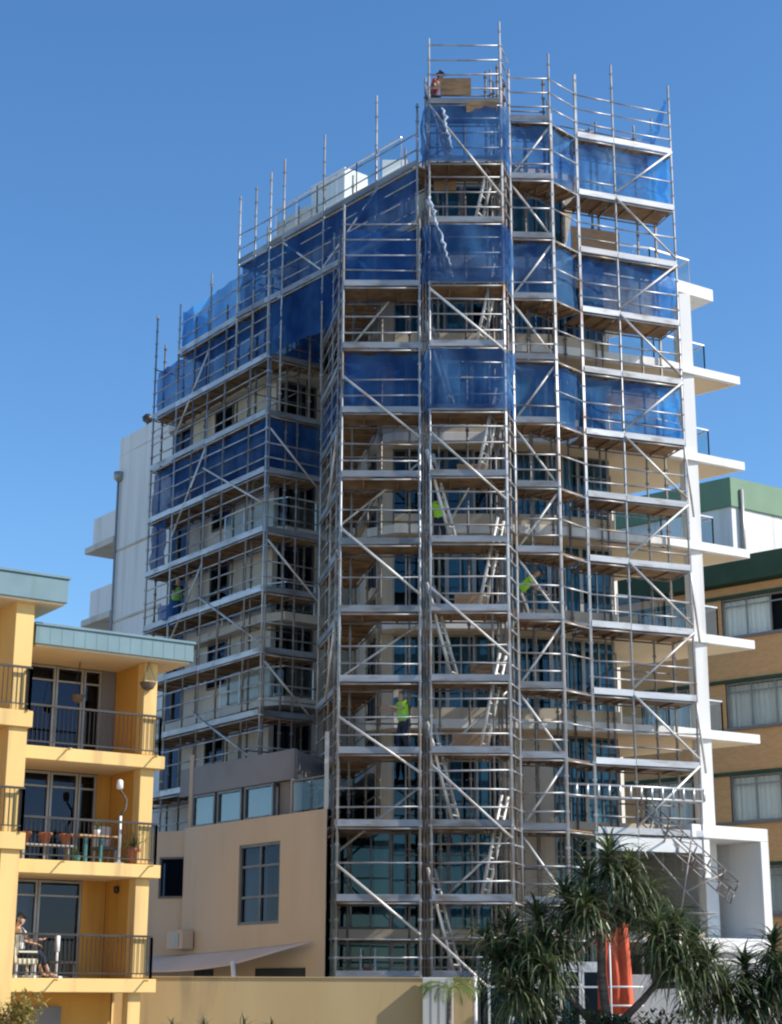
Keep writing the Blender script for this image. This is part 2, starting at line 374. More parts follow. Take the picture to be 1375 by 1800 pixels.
# tall columns at the right-hand corner
MB().wallbox((9.46, 51.98), (9.86, 52.13), .45, .1, 23.97, .22).build('column', 'white_paint', BLK, bevel=.01)
# glass balustrades, one per storey, along the open right end
def balustrade(parent, pts, z, h=1.0, glass='rail_glass', rail='alu', posts=1.3, name='balustrade'):
    m = MB(); gl = MB()
    for a, b in zip(pts, pts[1:]):
        d, n, L = seg_frame(a, b); A = Vector((a[0], a[1], 0)); k = max(1, round(L / posts))
        m.obox((A + d * L / 2) + Vector((0, 0, z + h)), d, n, (0, 0, 1), L, .06, .045)
        for i in range(k + 1): 
            q = A + d * (L * i / k); m.box(q.x - .02, q.x + .02, q.y - .02, q.y + .02, z + .003, z + h - .023)
        for i in range(k):
            q0 = A + d * (L * i / k + .05); q1 = A + d * (L * (i + 1) / k - .05)
            gl.quad([(q0.x, q0.y, z + .08), (q1.x, q1.y, z + .08), (q1.x, q1.y, z + h - .07), (q0.x, q0.y, z + h - .07)])
    o = m.build(name, rail, parent); gl.build('glass_panel', glass, o); return o
for i, z in enumerate(FL):
    if i == 5: balustrade(BLK, [(6.2, 50.9), (8.5, 51.65), (9.95, 52.6), (9.3, 54.2)], z)
    else: balustrade(BLK, [(6.95, 51.0), (8.5, 51.6), (10.35, 52.75), (9.6, 54.0)], z)
# upper volume behind the top lifts
MB().prism([(0.9, 50.3), (3.6, 50.3), (5.7, 51.2), (6.0, 58), (-2.6, 60), (-3.9, 55.9)], 24.42, 27.4).build('top_storey', 'render_cream', BLK)
for a, b in (((1.1, 50.26), (2.2, 50.26)), ((2.3, 50.26), (3.4, 50.26)), ((3.75, 50.3), (5.6, 51.1))):
    window(BLK, a, b, 24.5, 26.9, 'frame_dark', 'window_glass', 1, None, None)
MB().prism([(0.6, 49.95), (3.7, 49.95), (6.1, 50.95), (6.3, 58.3), (-2.7, 60.4), (-4.4, 55.9)], 27.42, 27.65).build('roof', 'render_left', BLK)
# rooftop rooms and glass screens seen over the left parapet
MB().prism([(-3.05, 58.2), (-1.75, 56.6), (-.9, 57.3), (-2.2, 58.9)], 27.66, 30.9).build('roof_room', 'white_paint', BLK, bevel=.02)
MB().prism([(-4.35, 58.6), (-3.1, 57.1), (-2.5, 57.6), (-3.75, 59.1)], 27.3, 29.6).build('roof_room', 'render_left', BLK, bevel=.02)
balustrade(BLK, [(-4.15, 55.7), (-2.6, 53.8), (-1.2, 52.1), (0.3, 50.3)], 27.66, 1.05, 'rail_glass', 'alu', 1.2)
MB().box(-.35, .55, 54.9, 55.1, 27.66, 30.3).box(.3, .55, 55.11, 56, 27.66, 30.1).build('roof_room', 'white_paint', BLK)

# --- left wing
la, lh = (-3.83, 55.09), (-10.95, 64.95)
ld, ln, lL = seg_frame(lh, la)                      # from far end to corner; ln points inwards
def LP(s, off=0.0):                                  # s metres from corner along wing, off outwards (towards camera left)
    q = Vector((la[0], la[1], 0)) - ld * s - ln * off; return (q.x, q.y)
prev = 6.6
for i, z in enumerate(LFL):
    z0 = (LFL[i - 1] if i else 5.2)
    # solid wall panels with window openings at the far end
    if i > 0:
        for s0, s1 in ((0.25, 3.05), (4.35, 6.1), (7.5, 10.69)):
            MB().wallbox(LP(s1), LP(s0), .2, z0 + .004, z - (.29 if s1 < 9 else -.002), .1).build('wall', 'render_left' if s1 < 9 else 'white_paint', BLK)
        window(BLK, LP(4.35), LP(3.05), z0 + .9, z - .3, 'frame_dark', 'window_glass_dark', 1, None, None)
        MB().wallbox(LP(4.35), LP(3.05), .2, z0 + .004, z0 + .89, .1).build('wall', 'render_left', BLK)
        window(BLK, LP(7.5), LP(6.1), z0 + .02, z - .3, 'frame_dark', 'window_glass_dark', 1, None, (0, .4) if i % 2 else None)
    # slab with the notch corner
    poly = [LP(7.9, -.2), LP(7.4, .30), LP(0.0, .55), (-3.45, 54.35), (-1.5, 55.75), (-0.6, 51.0), (-.1, 51.0), (-.2, 58), LP(10.6, -3)]
    MB().prism(poly, z - .28, z).build('floor_slab', 'render_left', BLK, bevel=.012)
    # notch windows
    if i > 0:
        jn0, jn1 = (-3.75, 55.14), (-1.42, 56.7)
        MB().wallbox(V2(jn0, jn1, .5), jn1, .15, z0 + .003, z - .29, .1).build('wall', 'render_left', BLK)  # pale wall put in instead of glazing to lighten the notch
        for k in range(1):
            window(BLK, V2(jn0, jn1, .04), V2(jn0, jn1, .48), z0 + .25, z - .32, 'frame_dark', 'window_glass_dark', 1, None, None)
        MB().wallbox(jn0, V2(jn0, jn1, .495), .12, z0 + .003, z0 + .24, .12).build('wall', 'render_left', BLK)
        # side wall facing the left bay
        s0, s1 = (-1.36, 56.65), (-.45, 51.35)
        for k in range(3):
            a, b = V2(s0, s1, k / 3 + .02), V2(s0, s1, k / 3 + .31)
            if k != 2: MB().wallbox(a, b, .18, z0 + .004, z - .29, .1).build('wall', 'render_left', BLK)  # pale panels replace glazing here to brighten the recess
            else: window(BLK, a, b, z0 + .05, z - .32, 'frame_dark', 'window_glass_dark', 1, None, (0, .5) if (i + k) % 2 else None)
    if i in (1, 2, 3, 5):
        balustrade(BLK, [LP(2.6, .5), LP(0.05, .5), (-3.42, 54.42), (-1.65, 55.68)], z, 1.0, 'rail_glass', 'alu', 1.2)
# lower wall of the left wing down to the podium
MB().wallbox(LP(12.0), LP(0.1), .2, 0.1, LFL[0] - .29, .1).build('wall', 'render_left', BLK)
# white end block with its joints, parapet and drain pipe
MB().prism([LP(12.0, .0), LP(7.6, .02), LP(7.6, -1.2), LP(12.0, -4.5)], 22.32, 23.05).build('parapet', 'white_paint', BLK, bevel=.02)
MB().wallbox(LP(12.0), LP(10.7), .22, .1, 22.31, .11).build('wall', 'white_paint', BLK)
MB().prism([LP(12.0, -.2), LP(10.7, -.25), LP(10.7, -4.2), LP(12.0, -4.5)], .1, 22.3).build('wall', 'white_paint', BLK)
for z in (18.4, 15.55, 12.7):
    MB().wallbox(LP(12.01, .03), LP(8.0, .03), .06, z - .05, z + .03).build('joint_strip', 'render_left', BLK)
q = LP(11.8, .1)
MB().tube((q[0], q[1], 1), (q[0], q[1], 21.4), .05).lathe((q[0], q[1], 21.2), [(.06, 0), (.2, .12), (.2, .4), (.1, .42)], 8).build('drain_pipe', 'frame_metal', BLK)
for z in (19.05, 16.05, 13.0):
    MB().prism([LP(14.55, .1), LP(12.04, .1), LP(12.04, -3), LP(14.55, -3)], z - .26, z).build('end_balcony', 'render_left', BLK, bevel=.015)
    e = MB(); e.wallbox(LP(14.0, -.05), LP(12.05, -.05), .12, z + .003, z + 1.1); e.wallbox(LP(14.0, -.12), LP(14.0, -2.9), .12, z + .003, z + 1.1)
    e.build('parapet', 'white_paint', BLK)
q = LP(10.9, -.6)
MB().tube((q[0], q[1], 23.06), (q[0], q[1], 23.6), .03).lathe((q[0], q[1], 23.55), [(.05, 0), (.2, .1), (.22, .25), (.1, .38), (.02, .4)], 10).build('roof_vent', 'dark_metal', BLK)

# ================================================================== PODIUM
POD = thing('podium_building', 'low beige podium with a tall six-pane window and a grey glazed terrace on top', 'building', (-4.4, 52, 0))
po = Vector((-1.75, 47.5, 0)); pd = Vector((-.614, .789, 0)); pn = Vector((.789, .614, 0))
def PP(s, off=0.0): q = po + pd * s - pn * off; return (q.x, q.y)
# wall with an opening for the window, in pieces
def pw(s0, s1, z0, z1): return MB().wallbox(PP(s1), PP(s0), .3, z0, z1, -.15 if False else .15)
w = MB()
for s0, s1, z0, z1 in ((4.38, 7.5, .05, 6.6), (2.24, 4.38, .05, 3.57), (2.24, 4.38, 5.87, 6.6)):
    a, b = PP(s1), PP(s0); w.wallbox(a, b, .3, z0, z1, .15)
w.prism([PP(2.24), PP(0), (-1.755, 47.95), PP(2.24, -.3)], .05, 6.6); w.wallbox((-1.78, 47.96), (-1.9, 50.3), .06, .05, 6.6)
w.build('wall', 'podium_paint', POD)
window(POD, PP(4.38, -.1), PP(2.24, -.1), 3.57, 5.87, 'frame_dark', 'window_glass_dark', 1, (.34, .72), None, fw=.09, depth=.12)
MB().wallbox(PP(4.5, -1.3), PP(2.1, -1.3), .1, 3.3, 6.2).build('inner_wall', 'room_shade', POD)
# set-back wall on the left with a dark window
rb0, rb1 = PP(7.5, -.35), (-9.6, 54.9)
d_, n_, L_ = seg_frame(rb1, rb0)
def RB(s): q = Vector((rb1[0], rb1[1], 0)) + d_ * (L_ - s); return (q.x, q.y)
for s0, s1, z0, z1 in ((0, .12, .05, 6.55), (1.15, L_, .05, 6.55), (.12, 1.15, .05, 4.5), (.12, 1.15, 5.75, 6.55)):
    MB().wallbox(RB(s1), RB(s0), .25, z0, z1, .12).build('wall', 'podium_paint', POD)
window(POD, V2(RB(1.15), RB(1.15), 0), RB(.12), 4.5, 5.75, 'frame_dark', 'window_glass_dark', 0, None, None)
MB().wallbox(RB(1.5), RB(0), .1, 4.2, 6, 1.1).build('inner_wall', 'room_shade', POD)
# terrace floor
MB().prism([PP(.6, -.3), (-1.95, 50.2), (-1.5, 55), (-3.3, 58.5), PP(9.5, -2), PP(7.45, -.3)], 6.3, 6.5).build('terrace_floor', 'terrace', POD)
# grey fascia and its glass screens
MB().wallbox(PP(8.3, -.25), PP(2.0, -.25), .12, 7.63, 8.5, .06).build('fascia', 'fascia_grey', POD)
MB().wallbox(PP(2.0, -.3), (-1.9, 51.2), .12, 7.63, 8.45, .06).build('fascia', 'fascia_grey', POD)
for s0, s1 in ((3.0, 4.55), (4.7, 6.05), (6.2, 7.5)):
    w_ = window(POD, PP(s1, -.28), PP(s0, -.28), 6.62, 7.6, 'frame_dark', 'terrace_glass', 0, None, (0, 1), fw=.07)
MB().wallbox(PP(2.98, -.45), PP(2.0, -.45), .1, 6.52, 7.62, .05).build('inner_wall', 'fascia_grey', POD)
for s in (7.62, 2.02):
    q = PP(s, -.25); MB().box(q[0] - .06, q[0] + .06, q[1] - .06, q[1] + .06, 6.5, 8.9 if s > 5 else 7.62).build('post', 'podium_paint', POD)
balustrade(POD, [PP(1.95, -.2), PP(.1, -.2)], 6.6, .95, 'rail_glass', 'frame_dark', .9)
# tall slim post at the podium corner
MB().box(-1.83, -1.71, 47.62, 47.74, 6.6, 8.75).build('post', 'render_left', POD)
# flat panels for doorways under the awning, inner shade put into their colour
for s0, s1 in ((.9, 3.3), (5.6, 6.6)):
    MB().wallbox(PP(s1, .02), PP(s0, .02), .06, .1, 2.35).build('doorway', 'room_shade', POD)
# shade sail on white posts
SAIL = thing('shade_sail', 'pale sagging shade sail stretched over the courtyard against the podium wall', 'awning', (-4.6, 50.6, 0))
m = MB(); A0, A1, A2, A3 = Vector((*PP(8.8, .2), 2.75)), Vector((*PP(.45, .12), 3.02)), Vector((*PP(2.4, 1.4), 2.42)), Vector((*PP(8.6, 1.7), 2.36))
n = 12; grid = [[None] * (n + 1) for _ in range(n + 1)]
for i in range(n + 1):
    for j in range(n + 1):
        u, v = i / n, j / n
        p = A0.lerp(A1, u).lerp(A3.lerp(A2, u), v); p.z -= .22 * math.sin(math.pi * u) * (.3 + .7 * v) * .6
        grid[i][j] = m.bm.verts.new(p)
for i in range(n):
    for j in range(n):
        f = m.bm.faces.new((grid[i][j], grid[i + 1][j], grid[i + 1][j + 1], grid[i][j + 1])); f.smooth = True
so = m.build('sail', 'sail', SAIL); sm = so.modifiers.new('thick', 'SOLIDIFY'); sm.thickness = .012
MB().tube((A2.x + .32, A2.y - .4, 0), (A2.x, A2.y, A2.z + .1), .065, 10).build('post', 'plastic_white', SAIL)
MB().tube((A3.x + .1, A3.y - .3, 0), (A3.x, A3.y, A3.z + .05), .065, 10).build('post', 'plastic_white', SAIL)
AC = thing('air_conditioner', 'boxy pale air conditioner fixed on the podium wall above the shade sail', 'air conditioner', (*PP(7.1, .3), 2.95))
a, b = PP(7.6, .25), PP(6.7, .25)
MB().wallbox(a, b, .4, 2.95, 3.5).build('casing', 'podium_paint', AC, bevel=.02)
MB().wallbox(V2(a, b, .3), V2(a, b, .8), .02, 3.02, 3.42, -.215).build('grille', 'frame_metal', AC)

# white framed portal at the right end of the podium
PORT = thing('portal_frame', 'big white box frame open to the street at the right end of the tower block', 'portal', (10.2, 53, 0))
qo = Vector((9.2, 50.3, 0)); qu = Vector((.85, .53, 0)).normalized(); qw = Vector((-qu.y, qu.x, 0))
def qbox(m, s0, s1, w0, w1, z0, z1):
    m.obox(qo + qu * (s0 + s1) / 2 + qw * (w0 + w1) / 2 + Vector((0, 0, (z0 + z1) / 2)), qu, qw, (0, 0, 1), s1 - s0, w1 - w0, z1 - z0); return m
qbox(MB(), -.5, 2.5, 0, 6.5, 6.08, 6.46).build('lintel', 'white_paint', PORT, bevel=.015)
qbox(MB(), 2.18, 2.5, 0, 6.5, .05, 6.077).build('jamb', 'white_paint', PORT, bevel=.015)
qbox(MB(), -.5, 2.177, 0, 6.5, 2.85, 3.25).build('sill', 'white_paint', PORT, bevel=.015)
qbox(MB(), -.5, 2.177, .15, .35, .05, 2.847).build('base_wall', 'concrete_pale', PORT)
qbox(MB(), -.5, 2.177, 5.6, 5.75, 3.253, 6.077).build('back_wall', 'plywood', PORT)
qbox(MB(), -.02, .2, .05, .3, 4.95, 6.077).build('bracket', 'white_paint', PORT)
balustrade(PORT, [tuple((qo + qu * .1 + qw * 2.4).xy), tuple((qo + qu * 2.1 + qw * 2.4).xy)], 3.25, 1.0, 'rail_glass', 'frame_dark', 1.4)

# ================================================================== SCAFFOLD
K = lambda k: 2.1 + 2.0 * k
GRP = 'scaffold sections round the apartment block'
RT, RL = .034, .026
def standard(parent, x, y, z0, z1, mat='galv', r=RT):
    m = MB(); m.tube((x, y, z0), (x, y, z1), r, 8)
    z = math.ceil((z0 + .2) * 2) / 2 + .1
    while z < z1 - .05:                       # V-pressings every half metre
        m.box(x - .055, x + .055, y - .02, y + .02, z - .03, z + .03); m.box(x - .02, x + .02, y - .055, y + .055, z - .032, z + .028)
        z += .5
    return m.build('standard', mat, parent)
def section(name, label, outer, depth, levels, tops, base=.05, rails=(.5, 1.0), toplevel_rails=(.5, 1.0, 1.5), braces=(), inner_tops=None, rear_rails=True, seed=1, name_in=None, skip=(), toe=True, planks=5, inmat='galv_old_shade', toem='toe_shade', extra=()):
    """a run of scaffold: outer = plan points of the front standards, left to right as seen from outside"""
    rr = random.Random(seed)
    S = thing('scaffold', label, 'scaffold', (outer[0][0], outer[0][1], 0), GRP)
    d0, n0, _ = seg_frame(outer[0], outer[-1])
    inner = [(p[0] + n0.x * depth, p[1] + n0.y * depth) for p in outer]
    if not isinstance(base, (list, tuple)): base = [base] * len(outer)
    for i, p in enumerate(outer): standard(S, p[0], p[1], base[i], tops[i])
    for i, p in enumerate(inner):
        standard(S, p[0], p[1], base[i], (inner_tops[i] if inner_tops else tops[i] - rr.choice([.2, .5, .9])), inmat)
    for (x, y, z0, z1) in extra: standard(S, x, y, z0, z1, inmat)
    for li, z in enumerate(levels):
        last = li == len(levels) - 1
        for i in range(len(outer)):           # transoms across the width
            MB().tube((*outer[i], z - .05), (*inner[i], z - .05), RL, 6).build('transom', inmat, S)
        for b in range(len(outer) - 1):
            if (b, li) in skip: continue
            a, c = outer[b], outer[b + 1]; ia, ic = inner[b], inner[b + 1]
            d, n, L = seg_frame(a, c)
            MB().tube((*a, z - .07), (*c, z - .07), RL, 6).build('ledger', 'galv', S)
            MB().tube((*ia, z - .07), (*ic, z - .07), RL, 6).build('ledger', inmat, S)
            for h in (toplevel_rails if last else rails):
                if not last and rr.random() < .07: continue
                MB().tube((*a, z + h + rr.uniform(-.025, .025)), (*c, z + h + rr.uniform(-.025, .025)), RL, 6).build('guardrail', 'galv', S)
            if rear_rails and (last or rr.random() < .35):
                MB().tube((*ia, z + 1.0), (*ic, z + 1.0), RL, 6).build('guardrail', inmat, S)
            m = MB(); wdt = (depth - .1) / planks
            for k in range(planks):
                off = .05 + wdt * (k + .5); e0 = rr.uniform(-.03, .05); e1 = rr.uniform(-.03, .05)
                A = Vector((a[0], a[1], 0)) + n * off
                m.obox(A + d * (L / 2 + (e1 - e0) / 2) + Vector((0, 0, z + rr.uniform(-.006, .006))), d, n, (0, 0, 1), L + e0 + e1 - .05, wdt - .015, .045)
            for t in (.28, .72):
                q = Vector((a[0], a[1], 0)) + d * L * t
                m.obox(q + n * depth / 2 + Vector((0, 0, z - .055)), d, n, (0, 0, 1), .06, depth - .12, .05)
            m.build('deck', 'timber', S)
            if toe:
                t0 = rr.uniform(-.03, .03)
                MB().obox(Vector((a[0], a[1], z + .075 + rr.uniform(-.015, .02))) + d * L / 2 - n * .05, d, n, Vector((d.x * t0 * .1, d.y * t0 * .1, 1)).normalized(), L - .02, .02, .185).build('toe_board', toem, S)
    for (x0, y0, z0, x1, y1, z1) in braces:
        MB().tube((x0, y0, z0), (x1, y1, z1), .036, 7).build('brace', 'brace_steel', S)
    return S
def zigzag(a, c, zs, off=-.06, first=0):
    d, n, L = seg_frame(a, c); out = []
    for i, (z0, z1) in enumerate(zip(zs, zs[1:])):
        p, q = (a, c) if (i + first) % 2 == 0 else (c, a)
        out.append((p[0] + n.x * off, p[1] + n.y * off, z0 + .25, q[0] + n.x * off, q[1] + n.y * off, z1 + .05))
    return out
def descending(a, c, spans, off=-.07):
    d, n, L = seg_frame(a, c)
    return [(a[0] + n.x * off, a[1] + n.y * off, zt, c[0] + n.x * off, c[1] + n.y * off, zb) for zt, zb in spans]
# left bay of the front
L0, L1 = (-1.45, 47.2), (.83, 47.2)
section('scaffold', 'scaffold bay on the street front just left of the ladder bay, ending lower than it', [L0, L1], 1.25, [K(k) for k in range(0, 11)], [24.75, 24.3],
        rails=(.5, 1.0), toplevel_rails=(.5, 1.0, 1.5, 2.0), seed=3, extra=[(L0[0] + .28, 48.6, .05, 22.6), (L1[0] - .28, 48.62, .05, 23.2), (L0[0] - .14, 47.75, .05, 24.0), (L1[0] + .12, 47.9, .05, 24.9), (-.3, 49.3, 6.6, 22.0)],
        braces=descending(L0, L1, [(19.2, 17.3), (14.55, 12.6), (9.1, 7.55), (5.05, 3.2)]) + [(L1[0], 48.38, 23.3, L0[0], 48.38, 20.3), (L1[0], 48.38, 16.9, L0[0], 48.38, 15.0), (L1[0], 48.38, 12.0, L0[0], 48.38, 10.4), (L1[0], 48.38, 7.3, L0[0], 48.38, 5.5)])
# tall ladder bay
T0, T1 = (1.13, 47.0), (3.33, 47.0)
section('scaffold', 'tallest scaffold bay of the front, with ladders zigzagging up inside it', [T0, T1], 1.3, [K(k) for k in range(0, 14)], [30.35, 30.95],
        rails=(.5, 1.0, 1.5), toplevel_rails=(.5, 1.0, 1.5, 2.0), seed=5, extra=[(T0[0] - .1, 47.55, .05, 29.3), (T0[0] + .3, 48.7, .05, 29.0), (T1[0] - .22, 48.25, .05, 30.0), (T1[0] + .16, 47.7, .05, 29.2), (2.3, 48.9, .05, 28.9)], inner_tops=[29.6, 30.2],
        braces=descending(T0, T1, [(28.0, 24.95), (21.9, 19.95), (17.4, 15.35), (12.75, 10.8), (7.75, 5.75), (3.2, 1.2)]) + [(T1[0], 48.2, 18.0, T0[0], 48.2, 15.9 - 2), (T1[0], 48.2, 10.0, T0[0], 48.2, 7.9), (T1[0], 48.2, 5.9, T0[0], 48.2, 3.9)])
section('scaffold', 'very narrow linking scaffold bay joining the ladder bay to the zigzag braced bay', [(3.36, 47.04), (3.66, 48.0)], .5, [K(k) for k in range(0, 14)], [30.2, 29.7], toe=False, rails=(.5, 1.0, 1.5), toplevel_rails=(.5, 1.0, 1.5, 2.0), seed=6, rear_rails=False, planks=2)
# bay right of the ladders
A0_, A1_ = (3.68, 48.05), (4.95, 48.12)
section('scaffold', 'narrow scaffold bay with zigzag braces just right of the ladder bay', [A0_, A1_], 1.2, [K(k) for k in range(0, 14)], [29.9, 30.5],
        rails=(.5, 1.0), toplevel_rails=(.5, 1.0, 1.5), seed=7, extra=[(4.3, 49.45, .05, 28.6), (3.82, 49.5, .05, 28.9)], braces=zigzag(A1_, A0_, [27.9 - 2 * i for i in range(14)][:13] and [1.9 + 2 * i for i in range(14)], first=1))
# link between that bay and the angled right run
section('scaffold', 'short linking scaffold bay at the bend before the angled right run', [(4.99, 48.16), (5.86, 49.06)], 1.1, [K(k) for k in range(0, 14)], [28.4, 30.3], toe=False, rails=(1.0,), toplevel_rails=(.5, 1.0, 1.5), seed=8, rear_rails=False)
# angled run on the right
B0, B1, B2 = (5.9, 49.1), (7.13, 49.54), (9.1, 50.25)
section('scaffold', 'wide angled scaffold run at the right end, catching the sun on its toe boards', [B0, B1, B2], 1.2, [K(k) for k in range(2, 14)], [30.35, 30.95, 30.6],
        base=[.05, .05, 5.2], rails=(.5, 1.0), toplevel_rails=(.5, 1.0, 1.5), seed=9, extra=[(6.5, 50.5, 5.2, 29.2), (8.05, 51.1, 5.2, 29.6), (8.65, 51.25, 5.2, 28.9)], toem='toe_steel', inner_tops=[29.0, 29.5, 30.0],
        braces=zigzag(B1, B2, [K(k) for k in range(2, 14)], first=0) + [(B2[0] + .4, B2[1] + 1.1, K(k), B2[0], B2[1], K(k + 1)) for k in (3, 5, 7)])
# return going back beside the left bay
C0, C1, C2 = (-2.25, 52.3), (-1.85, 50.35), (-1.5, 48.45)
section('scaffold', 'scaffold return running back from the front along the left side wall', [C0, C1, C2], 1.15, [K(k) for k in range(2, 11)], [24.5, 25.3, 24.2], base=6.5, seed=11,
        extra=[(-1.2, 49.6, 6.5, 23.5), (-2.0, 51.4, 6.5, 24.0), (-1.62, 49.4, 6.5, 25.0)], rails=(.5, 1.0, 1.5), braces=[(C2[0] - .08, C2[1], K(5) + .3, C1[0] - .08, C1[1], K(4)), (C2[0] - .08, C2[1], K(8) + .3, C1[0] - .08, C1[1], K(7))])
# notch
N0, N1 = (-4.02, 53.2), (-2.35, 54.3)
section('scaffold', 'recessed scaffold bay in the shaded notch between front and left wing', [N0, N1], 1.0, [K(k) for k in range(3, 12)], [25.0, 24.6], base=6.5, seed=13, rails=(.5, 1.0),
        braces=descending(N0, N1, [(19.6, 17.7), (15.8, 13.9), (11.8, 9.9)]), inmat='galv_old_shade')
# left wing
W0, W1, W2, W3 = (-8.8, 59.6), (-7.77, 58.17), (-6.45, 56.35), (-4.1, 53.1)
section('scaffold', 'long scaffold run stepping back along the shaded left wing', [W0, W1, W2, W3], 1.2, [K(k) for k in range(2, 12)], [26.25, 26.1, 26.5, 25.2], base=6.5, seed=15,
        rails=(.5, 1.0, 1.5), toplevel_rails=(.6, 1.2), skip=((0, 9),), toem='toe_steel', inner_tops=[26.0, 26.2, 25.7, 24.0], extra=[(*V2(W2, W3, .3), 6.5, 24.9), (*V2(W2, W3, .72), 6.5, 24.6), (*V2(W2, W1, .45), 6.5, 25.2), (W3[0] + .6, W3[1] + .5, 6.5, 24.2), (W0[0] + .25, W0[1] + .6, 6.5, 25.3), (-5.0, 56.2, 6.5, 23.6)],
        braces=descending(W2, W3, [(19.2, 17.0), (14.6, 12.4), (10.6, 8.6)]) + [(W1[0], W1[1], 17.2, W2[0], W2[1], 20.0), (W1[0], W1[1], 21.0, W2[0], W2[1], 23.6), (W1[0], W1[1], 13.2, W2[0], W2[1], 15.8), (W0[0], W0[1], 14.1, W1[0], W1[1], 12.2)])
# high run that slants up to the ladder bay
c0, c1 = (-5.33, 54.62), (.86, 47.1)
CT = [0, .1, .19, .27, .5, .78, .985]
section('scaffold', 'topmost scaffold walkway slanting from the ladder bay back over the left wing', [V2(c0, c1, t) for t in CT], 1.2, [K(11), K(12)], [28.7, 28.7, 28.9, 29.1, 29.1, 29.35, 28.2], base=[22.2, 22.2, 22.2, 20, 20, 22, 22.2],
        rails=(.5, 1.0, 1.5), toplevel_rails=(.55, 1.1), seed=17, inner_tops=[27.9, 28.4, 28.0, 27.6, 28, 27.9, 27.9],
        braces=[(*V2(c0, c1, .27), 26.0, *V2(c0, c1, .5), 24.2), (*V2(c0, c1, .78), 26.0, *V2(c0, c1, .5), 24.3)])

# lattice beams spanning the right run near street level, and raking struts
LB = thing('lattice_beam', 'white lattice beam spanning the angled right run above the palm tree', 'scaffold beam', (7.4, 49.5, 0))
def lattice(m, p, q, h, n=12, up=Vector((0, 0, 1)), r=.035):
    p = Vector(p); q = Vector(q)
    m.tube(p, q, r, 6); m.tube(p + up * h, q + up * h, r, 6)
    for i in range(n + 1):
        a = p.lerp(q, i / n); m.tube(a, a + up * h, r * 1.25, 5)
lm = MB(); lattice(lm, (5.0, 48.75, 7.12), (9.2, 50.2, 7.12), .34, 13, r=.036); lm.build('beam', 'alu', LB)
RK = thing('raking_frame', 'sloping aluminium truss frame leaning down to the right behind the palm tree', 'scaffold truss', (8, 49, 0))
for y_, k in ((48.9, 0), (49.7, 1)):
    m = MB(); p, q = Vector((7.1, y_, 6.9 - k * .3)), Vector((9.75, y_ + .2, 4.5 - k * .3)); up = Vector((.4, 0, .75))
    lattice(m, p, q, .32, 7, up, .02)
    for i in range(7): m.tube(p.lerp(q, i / 7), p.lerp(q, (i + 1) / 7) + up * .32, .014, 5)
    m.build('truss', 'galv_old_shade', RK)
m = MB()
for t in (0.05, .3, .6, .95):
    p = Vector((7.1, 48.9, 6.9)).lerp(Vector((9.75, 49.1, 4.5)), t); m.tube(p, p + Vector((0, .8, -.3)), .03, 6)
m.tube((8.2, 49.3, 4.4), (9.5, 49.4, 5.0), .03, 6); m.tube((8.6, 49.2, 5.9), (8.1, 49.2, 3.4), .03, 6); m.tube((7.4, 49.2, 5.6), (8.9, 49.3, 3.9), .03, 6)
m.tube((7.5, 49.3, 3.9), (9.2, 49.3, 3.9), .035, 6)
m.build('strut', 'galv_old_shade', RK)
# pale hoarding boards along the lowest lift of the right run
HB = thing('hoarding', 'white hoarding boards edging the lowest platform of the right scaffold run', 'hoarding', (7, 49.2, 5.7))
for (a, b) in (((5.85, 48.95), (7.1, 49.38)), ((7.12, 49.4), (9.05, 50.1))):
    MB().wallbox(a, b, .03, 5.62, 6.0).build('board', 'plastic_white', HB)

# ladders: one built, then copied
def make_ladder(dx, label):
    """leans dx metres across 2.9 m of height; origin at its foot"""
    t = thing('ladder', label, 'ladder', (0, 0, 0), 'ladders inside the scaffold')
    f, tp = Vector((0, 0, 0)), Vector((dx, 0, 2.85))
    for s in (-.2, .2): MB().tube(f + Vector((s * .5, s, 0)), tp + Vector((s * .5, s, 0)), .05, 6).build('stile', 'brace_steel', t)
    for i in range(1, 10):
        p = f.lerp(tp, i / 10); MB().tube(p + Vector((-.095, -.19, 0)), p + Vector((.095, .19, 0)), .026, 6).build('rung', 'brace_steel', t)
    return t
LADDERS_A = [(12, 26.1), (10, 22.1), (8, 18.1), (6, 14.1), (4, 10.1), (2, 6.1), (0, 2.1)]
protoA = protoB = None
def ordinal(i): return ['first', 'second', 'third', 'fourth', 'fifth', 'sixth', 'seventh'][i]
for i, (k, z) in enumerate(sorted(LADDERS_A, key=lambda a: -a[1])):
    lab = 'aluminium ladder leaning to the left in the ladder bay, %s of them from the top' % ordinal(i)
    if i == 0: protoA = make_ladder(-.72, lab); protoA.location = (1.85, 47.55, z + .04)
    else: copy_thing(protoA, (1.85, 47.55, z + .04), lab)
for i, z in enumerate([24.1, 20.1, 16.1, 12.1, 8.1, 4.1]):
    lab = 'aluminium ladder leaning to the right in the ladder bay, %s of them from the top' % ordinal(i)
    if i == 0: protoB = make_ladder(.62, lab); protoB.location = (2.58, 47.75, z + .04)
    else: copy_thing(protoB, (2.58, 47.75, z + .04), lab)
# a short step ladder at street level
SL = thing('step_ladder', 'small white step ladder standing by the ground floor windows', 'ladder', (-.6, 48.9, .05))
m = MB(); m.tube((-.8, 48.9, .05), (-.8, 49.1, 2.9), .035, 6); m.tube((-.4, 48.9, .05), (-.4, 49.1, 2.9), .035, 6); m.build('stile', 'plastic_white', SL)
m = MB()
for i in range(8): m.tube((-.8, 48.92 + .02 * i, .4 + i * .32), (-.4, 48.92 + .02 * i, .4 + i * .32), .025, 6)
m.build('rung', 'plastic_white', SL)
MB().box(-.73, -.47, 48.95, 49.0, 2.2, 2.36).build('warning_plate', 'cloth_red', SL)

